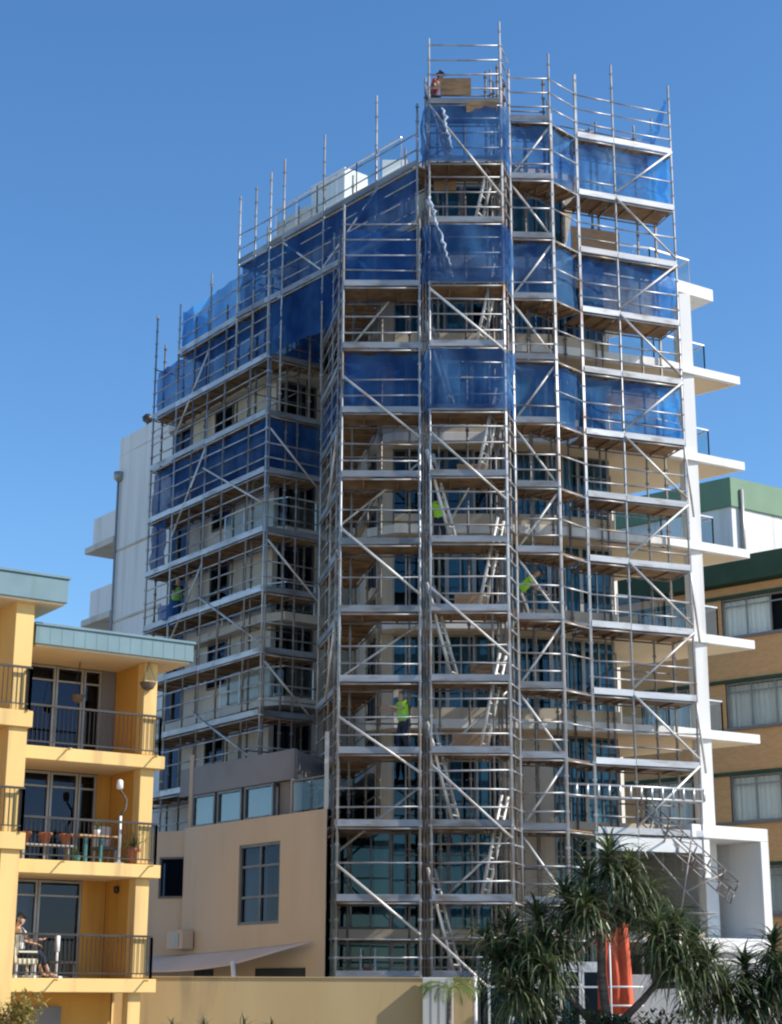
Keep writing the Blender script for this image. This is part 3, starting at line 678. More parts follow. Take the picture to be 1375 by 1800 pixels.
# plywood panels standing on the decks of the ladder bay
for i, (x0, x1, z, y, hgt, m_, lab) in enumerate((
        (1.95, 2.9, 16.17, 48.15, .62, 'plywood', 'plywood panel standing by the rail behind the third ladder from the top'),
        (1.85, 2.85, 12.17, 48.15, .66, 'plywood', 'plywood panel in the ladder bay level with the bending worker in lime'),
        (2.3, 3.1, 10.17, 48.15, .6, 'timber', 'darker brown panel standing on a deck just below the middle of the ladder bay'),
        (1.75, 2.75, 8.17, 48.15, .62, 'plywood', 'plywood panel level with the worker in a green vest'),
        (1.3, 2.0, 25.75, 48.2, .32, 'plywood', 'orange-brown panel under the second deck from the top of the ladder bay'),
        (1.45, 2.6, 24.3, 48.2, .5, 'timber', 'long brown panel standing below the topmost two decks of the ladder bay'))):
    m = MB(); m.obox(((x0 + x1) / 2, y, z + hgt / 2), (1, 0, 0), (0, 1, .12), (0, -.12, 1), x1 - x0, .03, hgt)
    for t in (.15, .85): m.obox((x0 + (x1 - x0) * t, y + .035, z + hgt / 2), (1, 0, 0), (0, 1, .12), (0, -.12, 1), .07, .035, hgt - .04)
    tag(m.build('plywood_panel', m_), lab, 'panel', 'plywood panels on the scaffold')
m = MB(); m.obox((1.95, 46.95, 28.65), (1, 0, .02), (0, 1, .1), (0, -.1, 1), .95, .03, .55); m.obox((1.95, 46.99, 28.65), (1, 0, .02), (0, 1, .1), (0, -.1, 1), .07, .04, .5)
tag(m.build('plywood_panel', 'timber'), 'brown board held up on the very top deck beside the crouching worker', 'panel', 'plywood panels on the scaffold')
m = MB(); m.obox((2.75, 46.93, 27.95), (1, 0, .04), (0, 1, .1), (0, -.1, 1), .95, .04, .34); m.obox((2.75, 46.97, 27.95), (1, 0, .04), (0, 1, .1), (0, -.1, 1), .06, .04, .3)
tag(m.build('plywood_panel', 'timber'), 'brown board fixed below the top deck at the right of the ladder bay', 'panel', 'plywood panels on the scaffold')
m = MB(); m.obox((6.55, 50.35, 24.8), (.95, .31, 0), (-.3, .94, .12), (0, -.12, 1), 1.7, .03, 1.25)
for t in (-.7, .7): m.obox((6.55 + .95 * t, 50.39 + .31 * t, 24.8), (.95, .31, 0), (-.3, .94, .12), (0, -.12, 1), .08, .05, 1.2)
tag(m.build('plywood_panel', 'plywood'), 'wide orange-brown panel standing near the top of the right scaffold run', 'panel', 'plywood panels on the scaffold')

# ------------------------------------------------------------------ blue mesh sheets
NET_GRP = 'blue mesh sheets hung on the scaffold'
def net(label, pts, z0, z1, mat='net_blue', amp=.05, seed=0, top_sag=.06):
    m = MB(); cols = []
    L = [0]
    for a, b in zip(pts, pts[1:]): L.append(L[-1] + math.hypot(b[0] - a[0], b[1] - a[1]))
    n = max(6, int(L[-1] / .16)); nz = 12
    for i in range(n + 1):
        s = L[-1] * i / n
        k = max(j for j in range(len(L) - 1) if L[j] <= s + 1e-9)
        t = (s - L[k]) / (L[k + 1] - L[k]); p = V2(pts[k], pts[k + 1], t); d, nn, _ = seg_frame(pts[k], pts[k + 1])
        col = []
        for j in range(nz + 1):
            v = j / nz
            z = z0 + (z1 - z0) * v - (top_sag + .09 * abs(noise.noise(Vector((s * .8, seed * 3.3, 1))))) * math.sin(math.pi * ((s / .9 + seed * .37) % 1)) * v ** 3 + .07 * noise.noise(Vector((s * 1.3, seed, 5))) * (1 - v) ** 3
            w = 2.3 * amp * (noise.noise(Vector((s * 1.1 + seed * 9.1, z * .8, seed))) + .6 * noise.noise(Vector((s * 3.4 + seed * 3, z * 1.7, seed + 4))) + .4 * noise.noise(Vector((s * 6 + z * 2.5, z * 3.2, seed + 7)))) * (math.sin(math.pi * v) * .8 + .25)
            col.append(m.bm.verts.new((p[0] - nn.x * (w), p[1] - nn.y * (w), z)))
        cols.append(col)
    for A, B in zip(cols, cols[1:]):
        for j in range(nz):
            f = m.bm.faces.new((A[j], B[j], B[j + 1], A[j + 1])); f.smooth = True
    return tag(m.build('mesh_sheet', mat, recalc=False), label, 'mesh sheet', NET_GRP)
def band(p, dn): return p
nz = 0
for k, w_ in ((8, 'lowest'), (10, 'middle'), (12, 'topmost')):
    z0, z1 = K(k) + .02, K(k + 1) - .08
    # ladder bay wraps round three sides
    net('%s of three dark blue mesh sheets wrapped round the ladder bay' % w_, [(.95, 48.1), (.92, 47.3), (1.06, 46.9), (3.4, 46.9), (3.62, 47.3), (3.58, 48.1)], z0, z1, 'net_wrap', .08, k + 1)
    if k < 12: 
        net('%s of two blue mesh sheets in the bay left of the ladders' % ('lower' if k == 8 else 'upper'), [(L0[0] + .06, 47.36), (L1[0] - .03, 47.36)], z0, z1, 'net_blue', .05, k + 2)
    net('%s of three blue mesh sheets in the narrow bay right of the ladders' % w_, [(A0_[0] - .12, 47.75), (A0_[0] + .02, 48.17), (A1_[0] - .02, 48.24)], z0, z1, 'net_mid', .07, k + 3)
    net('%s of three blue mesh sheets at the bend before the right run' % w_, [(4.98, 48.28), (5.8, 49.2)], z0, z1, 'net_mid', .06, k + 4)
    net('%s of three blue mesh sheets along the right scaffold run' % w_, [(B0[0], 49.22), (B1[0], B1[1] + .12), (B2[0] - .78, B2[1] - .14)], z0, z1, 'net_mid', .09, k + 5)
    net('%s of three blue mesh sheets in sunlit colour closing the right end' % w_, [(B2[0] - .8, B2[1] - .16), (B2[0] - .06, B2[1] + .1), (B2[0] - .4, B2[1] + 1.25)], z0, z1, 'net_sunlit', .09, k + 6)
for k, w_ in ((8, 'lower'), (10, 'upper')):
    z0, z1 = K(k) + .02, K(k + 1) - .08
    o_ = .1
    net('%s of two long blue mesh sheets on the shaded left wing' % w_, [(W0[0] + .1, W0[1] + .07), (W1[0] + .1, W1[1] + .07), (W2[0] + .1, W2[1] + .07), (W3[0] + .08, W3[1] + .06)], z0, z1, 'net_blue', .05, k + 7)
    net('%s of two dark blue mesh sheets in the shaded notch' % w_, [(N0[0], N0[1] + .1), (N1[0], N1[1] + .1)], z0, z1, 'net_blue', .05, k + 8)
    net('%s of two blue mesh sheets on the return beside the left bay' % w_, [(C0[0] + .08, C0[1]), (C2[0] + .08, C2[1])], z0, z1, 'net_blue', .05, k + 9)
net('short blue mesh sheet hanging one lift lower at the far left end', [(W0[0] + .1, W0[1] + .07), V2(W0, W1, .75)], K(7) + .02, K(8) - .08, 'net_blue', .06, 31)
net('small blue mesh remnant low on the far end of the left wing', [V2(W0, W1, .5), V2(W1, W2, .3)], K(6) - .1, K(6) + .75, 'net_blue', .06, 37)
net('blue mesh sheet coloured as if lit through by the sky at the top of the left wing', [(W1[0] + .1, W1[1] + .1), (W2[0] + .1, W2[1] + .1), (-5.2, 54.7)], K(11) + .05, K(11) + 1.75, 'net_sunlit', .05, 33)
net('blue mesh flap in sunlit colour turning the corner at the top of the left wing', [(W1[0] + .95, W1[1] + .75), (W1[0] + .08, W1[1] + .08)], K(11) + .05, K(11) + 1.8, 'net_sunlit', .05, 34)
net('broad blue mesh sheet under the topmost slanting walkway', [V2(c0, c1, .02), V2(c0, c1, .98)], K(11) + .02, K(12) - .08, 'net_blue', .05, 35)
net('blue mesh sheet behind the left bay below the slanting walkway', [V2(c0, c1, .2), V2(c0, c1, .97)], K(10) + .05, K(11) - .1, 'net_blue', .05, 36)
# torn, knotted mesh flap at the top right corner
m = MB(); pr = None
for i in range(9):
    t = i / 8; x = 9.0 - .55 * (1 - t) ** 1.3 + .02 * math.sin(i * 3); z = K(13) + .25 + 1.75 * t; wd_ = .42 * (1 - t) ** 1.4 + .05
    a = (x - wd_, 50.25 - .05 * math.sin(i), z); b = (x + .06, 50.3 + .06 * math.sin(i * 2), z - .05)
    if pr: m.quad([pr[0], pr[1], b, a])
    pr = (a, b)
tag(m.build('mesh_sheet', 'net_sunlit'), 'gathered blue mesh flap tied up at the top right corner post', 'mesh sheet', NET_GRP)
rr = random.Random(12)
for p0, p1, n, lab in (((1.12, 46.85, 24.85), (1.75, 46.8, 22.6), 24, 'longer knotted pale rope of bunched netting dangling at the left of the ladder bay'), ((1.55, 46.95, 27.9), (1.8, 46.85, 26.5), 14, 'shorter knotted pale rope of netting hanging under the very top deck')):
    TM = MB()
    pts = []; rads = []
    for i in range(n):
        t = i / (n - 1); p = Vector(p0).lerp(Vector(p1), t); pts.append(p + Vector((rr.uniform(-.05, .05), rr.uniform(-.03, .02), 0))); rads.append(rr.uniform(.015, .075) * (1.1 - .5 * t))
    TM.path(pts, rads, 6)
    tag(TM.build('tied_rope', 'net_pale'), lab, 'rope', 'ropes of bunched netting')
# screens on the top deck of the right run
net('low blue mesh strip along the top deck of the right run', [(A0_[0] + .1, 48.9), (5.0, 49.0), (6.6, 50.2)], K(13) + .05, K(13) + .5, 'net_sunlit', .05, 41)

# ================================================================== PEOPLE
def skin_mesh(name, verts, edges, rads, mat, parent, root=0, sub=1, smooth=True):
    me = bpy.data.meshes.new(name); me.from_pydata([Vector(v) for v in verts], edges, [])
    o = bpy.data.objects.new(name, me); COL.objects.link(o)
    o.modifiers.new('skin', 'SKIN')
    for i, d in enumerate(me.skin_vertices[0].data):
        r = rads[i]; d.radius = r if isinstance(r, tuple) else (r, r); d.use_root = (i == root)
    s = o.modifiers.new('sub', 'SUBSURF'); s.levels = sub; s.render_levels = sub
    dg = bpy.context.evaluated_depsgraph_get(); ev = o.evaluated_get(dg)
    nm = bpy.data.meshes.new_from_object(ev); 
    o.modifiers.clear(); o.data = nm; bpy.data.meshes.remove(me)
    nm.materials.clear(); nm.materials.append(MATS[mat])
    for p in nm.polygons: p.use_smooth = True
    o.parent = parent
    return o
def hand_pts(wrist, dirv, side):
    """palm, four unequal bent fingers and a thumb; returns (verts, edges relative to wrist index 0, radii)"""
    d = Vector(dirv).normalized(); s = Vector(side); s = (s - d * s.dot(d)).normalized(); n = d.cross(s)
    w = Vector(wrist); v = [w + d * .055]; e = []; r = [.026]
    for i, (o_, l) in enumerate(((-.033, .072), (-.011, .082), (.012, .077), (.033, .06))):
        k = w + d * .095 + s * o_
        b = len(v); v += [k, k + d * l * .55 - n * .012, k + d * l * .9 - n * .035]; r += [.012, .010, .008]; e += [(0, b), (b, b + 1), (b + 1, b + 2)]
    b = len(v); v += [w + d * .045 - s * .04, w + d * .08 - s * .062 - n * .01]; r += [.012, .009]; e += [(0, b), (b, b + 1)]
    return v, e, r
def person(label, J, cloth, hat=None, hair='hair_dark', loc=None, sleeve='short', trousers='cloth_navy', legs='long', vest=None):
    """J: joints in world metres (pelvis chest neck head faceDir Lsh Lel Lwr Rsh Rel Rwr Lhip Lkn Lan Lto Rhip ...)"""
    J = {k: Vector(v) for k, v in J.items()}
    base = loc if loc else Vector((J['pelvis'].x, J['pelvis'].y, min(J['Lan'].z, J['Ran'].z) - .08))
    P = thing('person', label, 'person', base)
    b = Vector(base)
    fd = J['face'].normalized()
    names = ['pelvis', 'belly', 'chest', 'neck', 'head', 'crown']
    J['belly'] = J['pelvis'].lerp(J['chest'], .45)
    up = (J['head'] - J['neck']).normalized(); J['crown'] = J['head'] + up * .09
    verts = [J[n] - b for n in names]; rads = [(.14, .115), (.13, .10), (.155, .11), .055, .088, .075]
    edges = [(0, 1), (1, 2), (2, 3), (3, 4), (4, 5)]
    for S in 'LR':
        i = len(verts); verts += [J[S + 'sh'] - b, J[S + 'el'] - b, J[S + 'wr'] - b]; rads += [.056, .043, .031]
        edges += [(2, i), (i, i + 1), (i + 1, i + 2)]
        hd = (J[S + 'wr'] - J[S + 'el']).normalized(); sd = fd.cross(Vector((0, 0, 1))) * (1 if S == 'R' else -1)
        if abs(sd.normalized().dot(hd)) > .9: sd = Vector((0, 0, 1))
        hv, he, hr = hand_pts(J[S + 'wr'] - b, hd, sd)
        k = len(verts); verts += hv; rads += hr; edges += [(i + 2, k)] + [(k + x, k + y) for x, y in he]
    for S in 'LR':
        i = len(verts); verts += [J[S + 'hip'] - b, J[S + 'kn'] - b, J[S + 'an'] - b, J[S + 'to'] - b]; rads += [.088, .06, .042, (.045, .03)]
        edges += [(0, i), (i, i + 1), (i + 1, i + 2), (i + 2, i + 3)]
    # nose and chin, ears
    hc = J['head'] - b; side = fd.cross(up).normalized()
    i = len(verts); verts += [hc + fd * .1 + up * .005, hc + fd * .075 - up * .07, hc + side * .092, hc - side * .092]; rads += [.016, .028, .018, .018]
    edges += [(4, i), (4, i + 1), (4, i + 2), (4, i + 3)]
    body = skin_mesh('body', verts, edges, rads, 'skin', P)
    # eyes and mouth (dark small marks as real geometry on the body's child)
    m = MB()
    for s in (-.033, .033):
        c = hc + b + fd * .088 + side * s + up * .022; m.obox(c, side, fd, up, .022, .012, .010)
    m.obox(hc + b + fd * .092 - up * .045, side, fd, up, .045, .012, .009)
    m.build('face_marks', 'hair_dark', P)
    # shirt
    dn = (J['pelvis'] - J['chest']).normalized()
    sv_ = [J['pelvis'] + dn * .09 - b, J['belly'] - b, J['chest'] - b, J['chest'].lerp(J['neck'], .7) - b]; sr = [(.185, .16), (.175, .15), (.185, .145), .075]
    se = [(0, 1), (1, 2), (2, 3)]
    for S in 'LR':
        i = len(sv_); sv_ += [J[S + 'sh'] - b]; sr += [.076]; se += [(2, i)]
        if sleeve != 'none':
            t = .7 if sleeve == 'short' else 1.0
            sv_ += [J[S + 'sh'].lerp(J[S + 'el'], t) - b]; sr += [.064]; se += [(i, i + 1)]
            if sleeve == 'long': sv_ += [J[S + 'el'].lerp(J[S + 'wr'], .9) - b]; sr += [.046]; se += [(i + 1, i + 2)]
    skin_mesh('shirt', sv_, se, sr, cloth, P)
    if vest:
        vv = [J['pelvis'] + dn * .05 - b, J['chest'] - b, J['chest'].lerp(J['neck'], .6) - b]; 
        skin_mesh('vest', vv, [(0, 1), (1, 2)], [(.205, .175), (.205, .165), .1], vest, P)
    tv = [J['pelvis'] - b, J['pelvis'].lerp(J['belly'], .6) - b]; trr = [(.172, .15), (.165, .14)]; te = [(0, 1)]
    for S in 'LR':
        i = len(tv); tv += [J[S + 'hip'] - b]; trr += [.108]; te += [(0, i)]
        if legs == 'crop':
            tv += [J[S + 'kn'] - b, J[S + 'kn'].lerp(J[S + 'an'], .6) - b]; trr += [.085, .07]; te += [(i, i + 1), (i + 1, i + 2)]
        elif legs == 'short': tv += [J[S + 'hip'].lerp(J[S + 'kn'], .75) - b]; trr += [.09]; te += [(i, i + 1)]
        else:
            tv += [J[S + 'kn'] - b, J[S + 'kn'].lerp(J[S + 'an'], .92) - b]; trr += [.078, .062]; te += [(i, i + 1), (i + 1, i + 2)]
    skin_mesh('trousers', tv, te, trr, trousers, P)
    if legs == 'long':
        for S in 'LR':
            skin_mesh('boot', [J[S + 'an'] - b, J[S + 'an'].lerp(J[S + 'to'], .5) + Vector((0, 0, -.02)) - b, J[S + 'to'] - b], [(0, 1), (1, 2)], [.06, .055, .048], 'hat_dark', P)
    if hat:
        skin_mesh('cap', [hc + up * .035, hc + up * .11, hc + up * .06 + fd * .13], [(0, 1), (0, 2)], [.112, .095, (.07, .02)], hat, P)
    else:
        skin_mesh('hair', [hc + up * .03 - fd * .03, hc + up * .09 - fd * .01, hc - up * .03 - fd * .06], [(0, 1), (0, 2)], [.098, .085, .07], hair, P)
    return P
def stand_joints(x, y, z, face, lean=0.0, height=1.75, arms=None, crouch=0.0):
    """upright or bending figure facing unit plan vector face, feet at z"""
    f = Vector((face[0], face[1], 0)).normalized(); r = Vector((f.y, -f.x, 0)); o = Vector((x, y, z)); k = height / 1.75
    hip = o + Vector((0, 0, .93 * k - crouch)) - f * (.22 * lean + crouch * .25)
    tv = (Vector((0, 0, 1)) * math.cos(lean) + f * math.sin(lean))
    ch = hip + tv * .43 * k; nk = hip + tv * .60 * k; hd = nk + (tv * .8 + f * .25).normalized() * .15 * k
    J = dict(pelvis=hip, chest=ch, neck=nk, head=hd, face=(f * math.cos(lean * .7) - Vector((0, 0, 1)) * math.sin(lean * .7)))
    for S, s in (('L', -1), ('R', 1)):
        sh = hip + tv * .52 * k + r * .19 * s * k
        el = sh + (-tv * .2 + f * .18 - Vector((0, 0, .12))) * k + r * .05 * s; wr = el + (f * .22 + Vector((0, 0, -.08))) * k - r * .03 * s
        if arms and S in arms: el = sh + Vector(arms[S][0]); wr = el + Vector(arms[S][1])
        J[S + 'sh'], J[S + 'el'], J[S + 'wr'] = sh, el, wr
        hp = hip + r * .1 * s - Vector((0, 0, .04)); an = o + r * .12 * s + f * (.12 * (1 if s > 0 else -1)) * (1 if lean > .2 or crouch else .5) + Vector((0, 0, .08))
        kn = (hp + an) / 2 + f * (.05 + crouch * .5)
        J[S + 'hip'], J[S + 'kn'], J[S + 'an'], J[S + 'to'] = hp, kn, an, an + f * .17 - Vector((0, 0, .04))
    return J
person('worker in a lime shirt and dark cap bending forward on a front deck', stand_joints(3.95, 48.65, K(5) + .03, (.9, -.3), .85, 1.78), 'hivis', hat='hat_dark', trousers='cloth_grey')
person('worker in a green hi-vis vest standing at the edge of the left bay', stand_joints(.35, 47.75, K(3) + .03, (-.75, -.55), .12, 1.75, arms={'L': ((-.16, -.12, -.2), (-.24, -.06, .06)), 'R': ((-.1, -.16, -.22), (-.22, -.1, .02))}), 'hivis', vest='hivis_green', hat='cloth_white', trousers='cloth_navy')
person('worker in a lime top half hidden behind a ladder of the tall bay', stand_joints(1.42, 48.0, K(6) + .03, (.3, 1), .1, 1.72), 'hivis', hat='hat_dark', trousers='cloth_navy')
person('worker in dark clothes with a green band on the far left scaffold', stand_joints(-7.6, 58.9, K(6) + .03, (.6, -.8), .1, 1.75), 'cloth_navy', vest='hivis_green', hat='hat_dark', trousers='cloth_navy')
person('dark haired worker in red crouching on the very top deck', stand_joints(1.38, 47.4, K(13) + .03, (.8, -.6), .5, 1.7, crouch=.42), 'cloth_red', trousers='cloth_navy')

# ================================================================== YELLOW BUILDING
YEL = thing('apartment_building', 'yellow apartment house with blue-green roof edges and dark balcony railings on the left', 'building', (-7, 43, 0))
yo = Vector((-5.55, 42.0, 0)); yu = Vector((.83, .557, 0)).normalized(); yw = Vector((-yu.y, yu.x, 0))
def Y(s, w, z): return yo + yu * s + yw * w + Vector((0, 0, z))
def ybox(m, s0, s1, w0, w1, z0, z1):
    c = Y((s0 + s1) / 2, (w0 + w1) / 2, (z0 + z1) / 2); m.obox(c, yu, yw, (0, 0, 1), s1 - s0, w1 - w0, z1 - z0); return m
def Y2(s, w): q = Y(s, w, 0); return (q.x, q.y)
YS = [1.98, 4.64, 7.27]
for z in YS:
    ybox(MB(), -3.68, 0, 0, 2.2, z - .31, z).build('balcony_slab', 'yellow_paint', YEL, bevel=.012)
    ybox(MB(), -3.6, -.05, .05, 2.15, z - .318, z - .313).build('soffit', 'soffit_bounce', YEL)
# roof of the right stack
m = ybox(MB(), -3.66, .54, -.28, 6, 9.66, 10.1)
for i in range(14): ybox(m, -3.6 + i * .3, -3.59 + i * .3, -.2855, -.275, 9.68, 10.09)
m.build('roof_fascia', 'roof_green', YEL)
m = MB(); ybox(m, -3.7, .58, -.32, 6.05, 10.103, 10.16); m.build('roof', 'roof_green', YEL)
ybox(MB(), -3.6, .48, -.2, 6, 9.60, 9.657).build('soffit', 'soffit_bounce', YEL)
tops = [YS[1] - .32, YS[2] - .32, 9.597]
for i, z in enumerate(YS):
    t = tops[i]
    ybox(MB(), -.56, -.2, .18, .56, z + .003, t).build('column', 'yellow_paint', YEL, bevel=.012)
    ybox(MB(), -.56, -.24, .563, 1.85, z + .003, t).build('fin_wall', 'yellow_shade', YEL)
ybox(MB(), -.62, -.3, .2, .5, 0, YS[0] - .313).build('column', 'yellow_paint', YEL)
# body behind, sides and ground floor
ybox(MB(), -9, -.26, 2.45, 9, 0.05, 9.58).build('inner_wall', 'room_shade', YEL)
ybox(MB(), -.255, -.2, 1.86, 9, 0.05, 9.59).build('side_wall', 'yellow_paint', YEL)
ybox(MB(), -9, -.6, 1.2, 1.35, 0.02, 1.66).build('ground_wall', 'yellow_shade', YEL)
ybox(MB(), -2.75, -1.9, 1.12, 1.19, 0.02, 1.35).build('garage_door', 'fascia_grey', YEL)
# glazing
for i, z in enumerate(YS):
    t = tops[i]
    cuts = [(-3.72, -3.15), (-3.15, -2.2), (-2.2, -1.45), (-1.45, -.95)] if i else [(-3.72, -3.0), (-3.0, -2.35), (-2.35, -1.2)]
    for j, (s0, s1) in enumerate(cuts):
        cur = None if i else ((0, 1) if j == 1 else ((.2, .8) if j == 0 else None))
        window(YEL, Y2(s0 + .01, 1.9), Y2(s1 - .01, 1.9), z + .03, t - .02, 'frame_metal', 'window_glass_dark', 0, (.84,) , cur, fw=.055)
    e = cuts[-1][1]; ybox(MB(), e, -.57, 1.85, 1.95, z + .003, t).build('pier', 'fascia_grey' if i == 2 else 'yellow_shade', YEL)
def railing(parent, pts, z, h=.98):
    m = MB()
    for a, b in zip(pts, pts[1:]):
        d, n, L = seg_frame(a, b); A = Vector((a[0], a[1], 0))
        for zz, hh, w in ((z + h, .05, .06), (z + .12, .03, .03)): m.obox(A + d * L / 2 + Vector((0, 0, zz)), d, n, (0, 0, 1), L, w, hh)
        k = int(L / .11)
        for j in range(k + 1): q = A + d * (L * j / k); m.box(q.x - .008, q.x + .008, q.y - .008, q.y + .008, z + .135, z + h - .025)
        for j in (0, 1): q = A + d * (L * j); m.box(q.x - .03, q.x + .03, q.y - .03, q.y + .03, z + .003, z + h - .026)
    return m.build('railing', 'dark_metal', parent)
for z in YS: railing(YEL, [Y2(-3.68, .08), Y2(-.12, .08), Y2(-.12, 1.6)], z)
# left stack, half a storey higher, standing a little forward
LS = [2.75, 5.18, 7.98]
for i, z in enumerate(LS):
    if i: ybox(MB(), -9, -3.72, -.55, 2.2, z - .38, z).build('balcony_slab', 'yellow_paint', YEL, bevel=.012)
    tp = (LS[i + 1] - .385) if i < 2 else 10.58
    ybox(MB(), -4.25, -3.8, -.45, 2.4, z + .003 if i else .02, tp).build('wall', 'yellow_paint', YEL)
    ybox(MB(), -9, -4.252, 1.4, 1.5, z + .003, tp).build('inner_wall', 'yellow_shade', YEL)
    if i: railing(YEL, [Y2(-6, -.6), Y2(-3.85, -.6), Y2(-3.85, -.46)], z + .02)
ybox(MB(), -9, -3.1, -.75, 6, 10.6, 11.18).build('roof_fascia', 'roof_green', YEL, bevel=.015)
ybox(MB(), -9, -3.15, -.7, 6, 10.55, 10.597).build('soffit', 'soffit_bounce', YEL)
ybox(MB(), -9, -3.06, -.79, 6.05, 11.183, 11.24).build('roof', 'roof_green', YEL)
# little spouts whose shadows fall on the slab edges
for z in YS:
    for s in (-2.6, -.32):
        a = Y(s, .02, z - .04); MB().tube(a, a - yw * .28, .022, 6).build('spout', 'yellow_paint', YEL)
# wall light
q = Y(-.6, 1.1, 4.0); MB().lathe((q.x - .03, q.y, q.z), [(.03, 0), (.07, .05), (.07, .15), (.02, .19)], 8).build('wall_lamp', 'dark_metal', YEL)

# balcony things
def pot(label, s, w, z, r=.13, h=.26, mat='terracotta', grp=None):
    q = Y(s, w, z); return tag(MB().lathe(q, [(r * .62, 0), (r * .95, h * .75), (r * 1.12, h * .76), (r * 1.12, h), (r * .9, h), (r * .85, h * .85)], 14).build('plant_pot', mat), label, 'pot', grp)
BN = thing('bench', 'low bench under the three terracotta pots on the middle balcony', 'bench', Y(-2.75, .55, YS[1]))
m = MB(); ybox(m, -3.45, -2.1, .4, .75, YS[1] + .36, YS[1] + .40); m.build('top', 'frame_metal', BN)
for s in (-3.35, -2.2): ybox(MB(), s - .03, s + .03, .45, .7, YS[1] + .003, YS[1] + .357).build('leg', 'frame_metal', BN)
for s, l in ((-3.3, 'left'), (-2.78, 'middle'), (-2.26, 'right')):
    pot('round terracotta pot on the balcony bench, the %s one of three' % l, s, .57, YS[1] + .403, .15, .27, 'terracotta', 'terracotta pots on the bench')
TB = thing('table', 'narrow table with green legs on the middle balcony', 'table', Y(-1.5, .7, YS[1]))
ybox(MB(), -1.95, -.95, .45, .95, YS[1] + .64, YS[1] + .68).build('tabletop', 'plywood', TB)
for s in (-1.75, -1.35): ybox(MB(), s - .04, s + .04, .5, .6, YS[1] + .003, YS[1] + .637).build('leg', 'plastic_teal', TB)
def strap_plant(name, label, c, n, ln, wd_, mat, potr=0, seed=1, up=.6, cat='plant'):
    rr = random.Random(seed); t = thing(name, label, cat, c)
    m = MB()
    for i in range(n):
        az = rr.uniform(0, 6.283); el = rr.uniform(up - .5, up + .8); l = ln * rr.uniform(.6, 1.1)
        leaf(m, Vector(c) + Vector((0, 0, potr)), az, el, l, wd_, rr)
    m.build('leaves', mat, t, recalc=False)
    return t
def leaf(m, p, az, el, l, w, rr, droop=1.5, segs=5):
    h = Vector((math.cos(az), math.sin(az), 0)); side = Vector((-h.y, h.x, 0)); e = el; pr = None; q = Vector(p)
    for i in range(segs + 1):
        t = i / segs; ww = w * (1 - t ** 2.2) * (.75 + .25 * math.sin(math.pi * min(1, t * 2))) + .002
        up_ = Vector((-h.x * math.sin(e), -h.y * math.sin(e), math.cos(e)))
        c = (m.bm.verts.new(q - side * ww + up_ * ww * .35), m.bm.verts.new(q), m.bm.verts.new(q + side * ww + up_ * ww * .35))
        if pr:
            for a in (0, 1):
                f = m.bm.faces.new((pr[a], pr[a + 1], c[a + 1], c[a])); f.smooth = False
        pr = c
        q = q + (h * math.cos(e) + Vector((0, 0, math.sin(e)))) * (l / segs); e -= droop / segs * (.6 + .8 * t)
q = Y(-.55, .35, YS[1] + .003)
SP = strap_plant('potted_plant', 'spiky green plant in a clay pot at the right end of the middle balcony', q, 34, .62, .022, 'leaf_pot', .42, 3)
MB().lathe(q, [(.11, 0), (.17, .3), (.2, .32), (.2, .4), (.16, .4)], 14).build('pot', 'terracotta', SP)
q = Y(-1.45, .6, YS[1] + .683)
SP = strap_plant('potted_plant', 'small leafy plant in a white pot on the narrow balcony table', q, 22, .3, .02, 'leaf_pot', .12, 5, 1.0)
MB().lathe(q, [(.06, 0), (.09, .12), (.08, .13)], 10).build('pot', 'plastic_white', SP)
q = Y(-2.05, .35, YS[1] + .003)
SP = strap_plant('potted_plant', 'low green plant by the railing between the pots and the table', q, 20, .3, .02, 'leaf_pot', .15, 6, .9)
MB().lathe(q, [(.07, 0), (.11, .15), (.1, .16)], 10).build('pot', 'plastic_teal', SP)
CH = thing('chair', 'pale cushioned chair behind the table on the middle balcony', 'chair', Y(-.95, 1.1, YS[1]))
ybox(MB(), -1.2, -.75, .9, 1.35, YS[1] + .38, YS[1] + .46).build('seat', 'cloth_grey', CH, bevel=.02)
ybox(MB(), -1.2, -.75, 1.3, 1.38, YS[1] + .462, YS[1] + .98).build('backrest', 'cloth_white', CH, bevel=.02)
for s in (-1.17, -.78):
    for w in (.93, 1.32): ybox(MB(), s - .02, s + .02, w - .02, w + .02, YS[1] + .003, YS[1] + .378).build('leg', 'plastic_white', CH)
ON = thing('garden_ornament', 'tall slim ornament with a white top standing by the railing of the middle balcony', 'ornament', Y(-.98, .3, YS[1]))
q = Y(-.98, .3, YS[1])
MB().tube(q + Vector((0, 0, .003)), q + Vector((0, 0, 1.15)), .035, 8).lathe(q + Vector((0, 0, .003)), [(.14, 0), (.13, .03), (.04, .05)], 12).build('pole', 'plastic_white', ON)
m = MB(); m.path([q + Vector((0, 0, 1.15)), q + yu * .12 + Vector((0, 0, 1.35)), q + yu * .13 + Vector((0, 0, 1.55)), q + Vector((0, 0, 1.72)), q - yu * .05 + Vector((0, 0, 1.8))], [.03, .035, .03, .03, .02], 8); m.build('curved_arm', 'bark', ON)
MB().lathe(q - yu * .06 + Vector((0, 0, 1.78)), [(.03, 0), (.085, .03), (.08, .2), (.05, .24), (.01, .25)], 10).build('cap', 'plastic_white', ON)
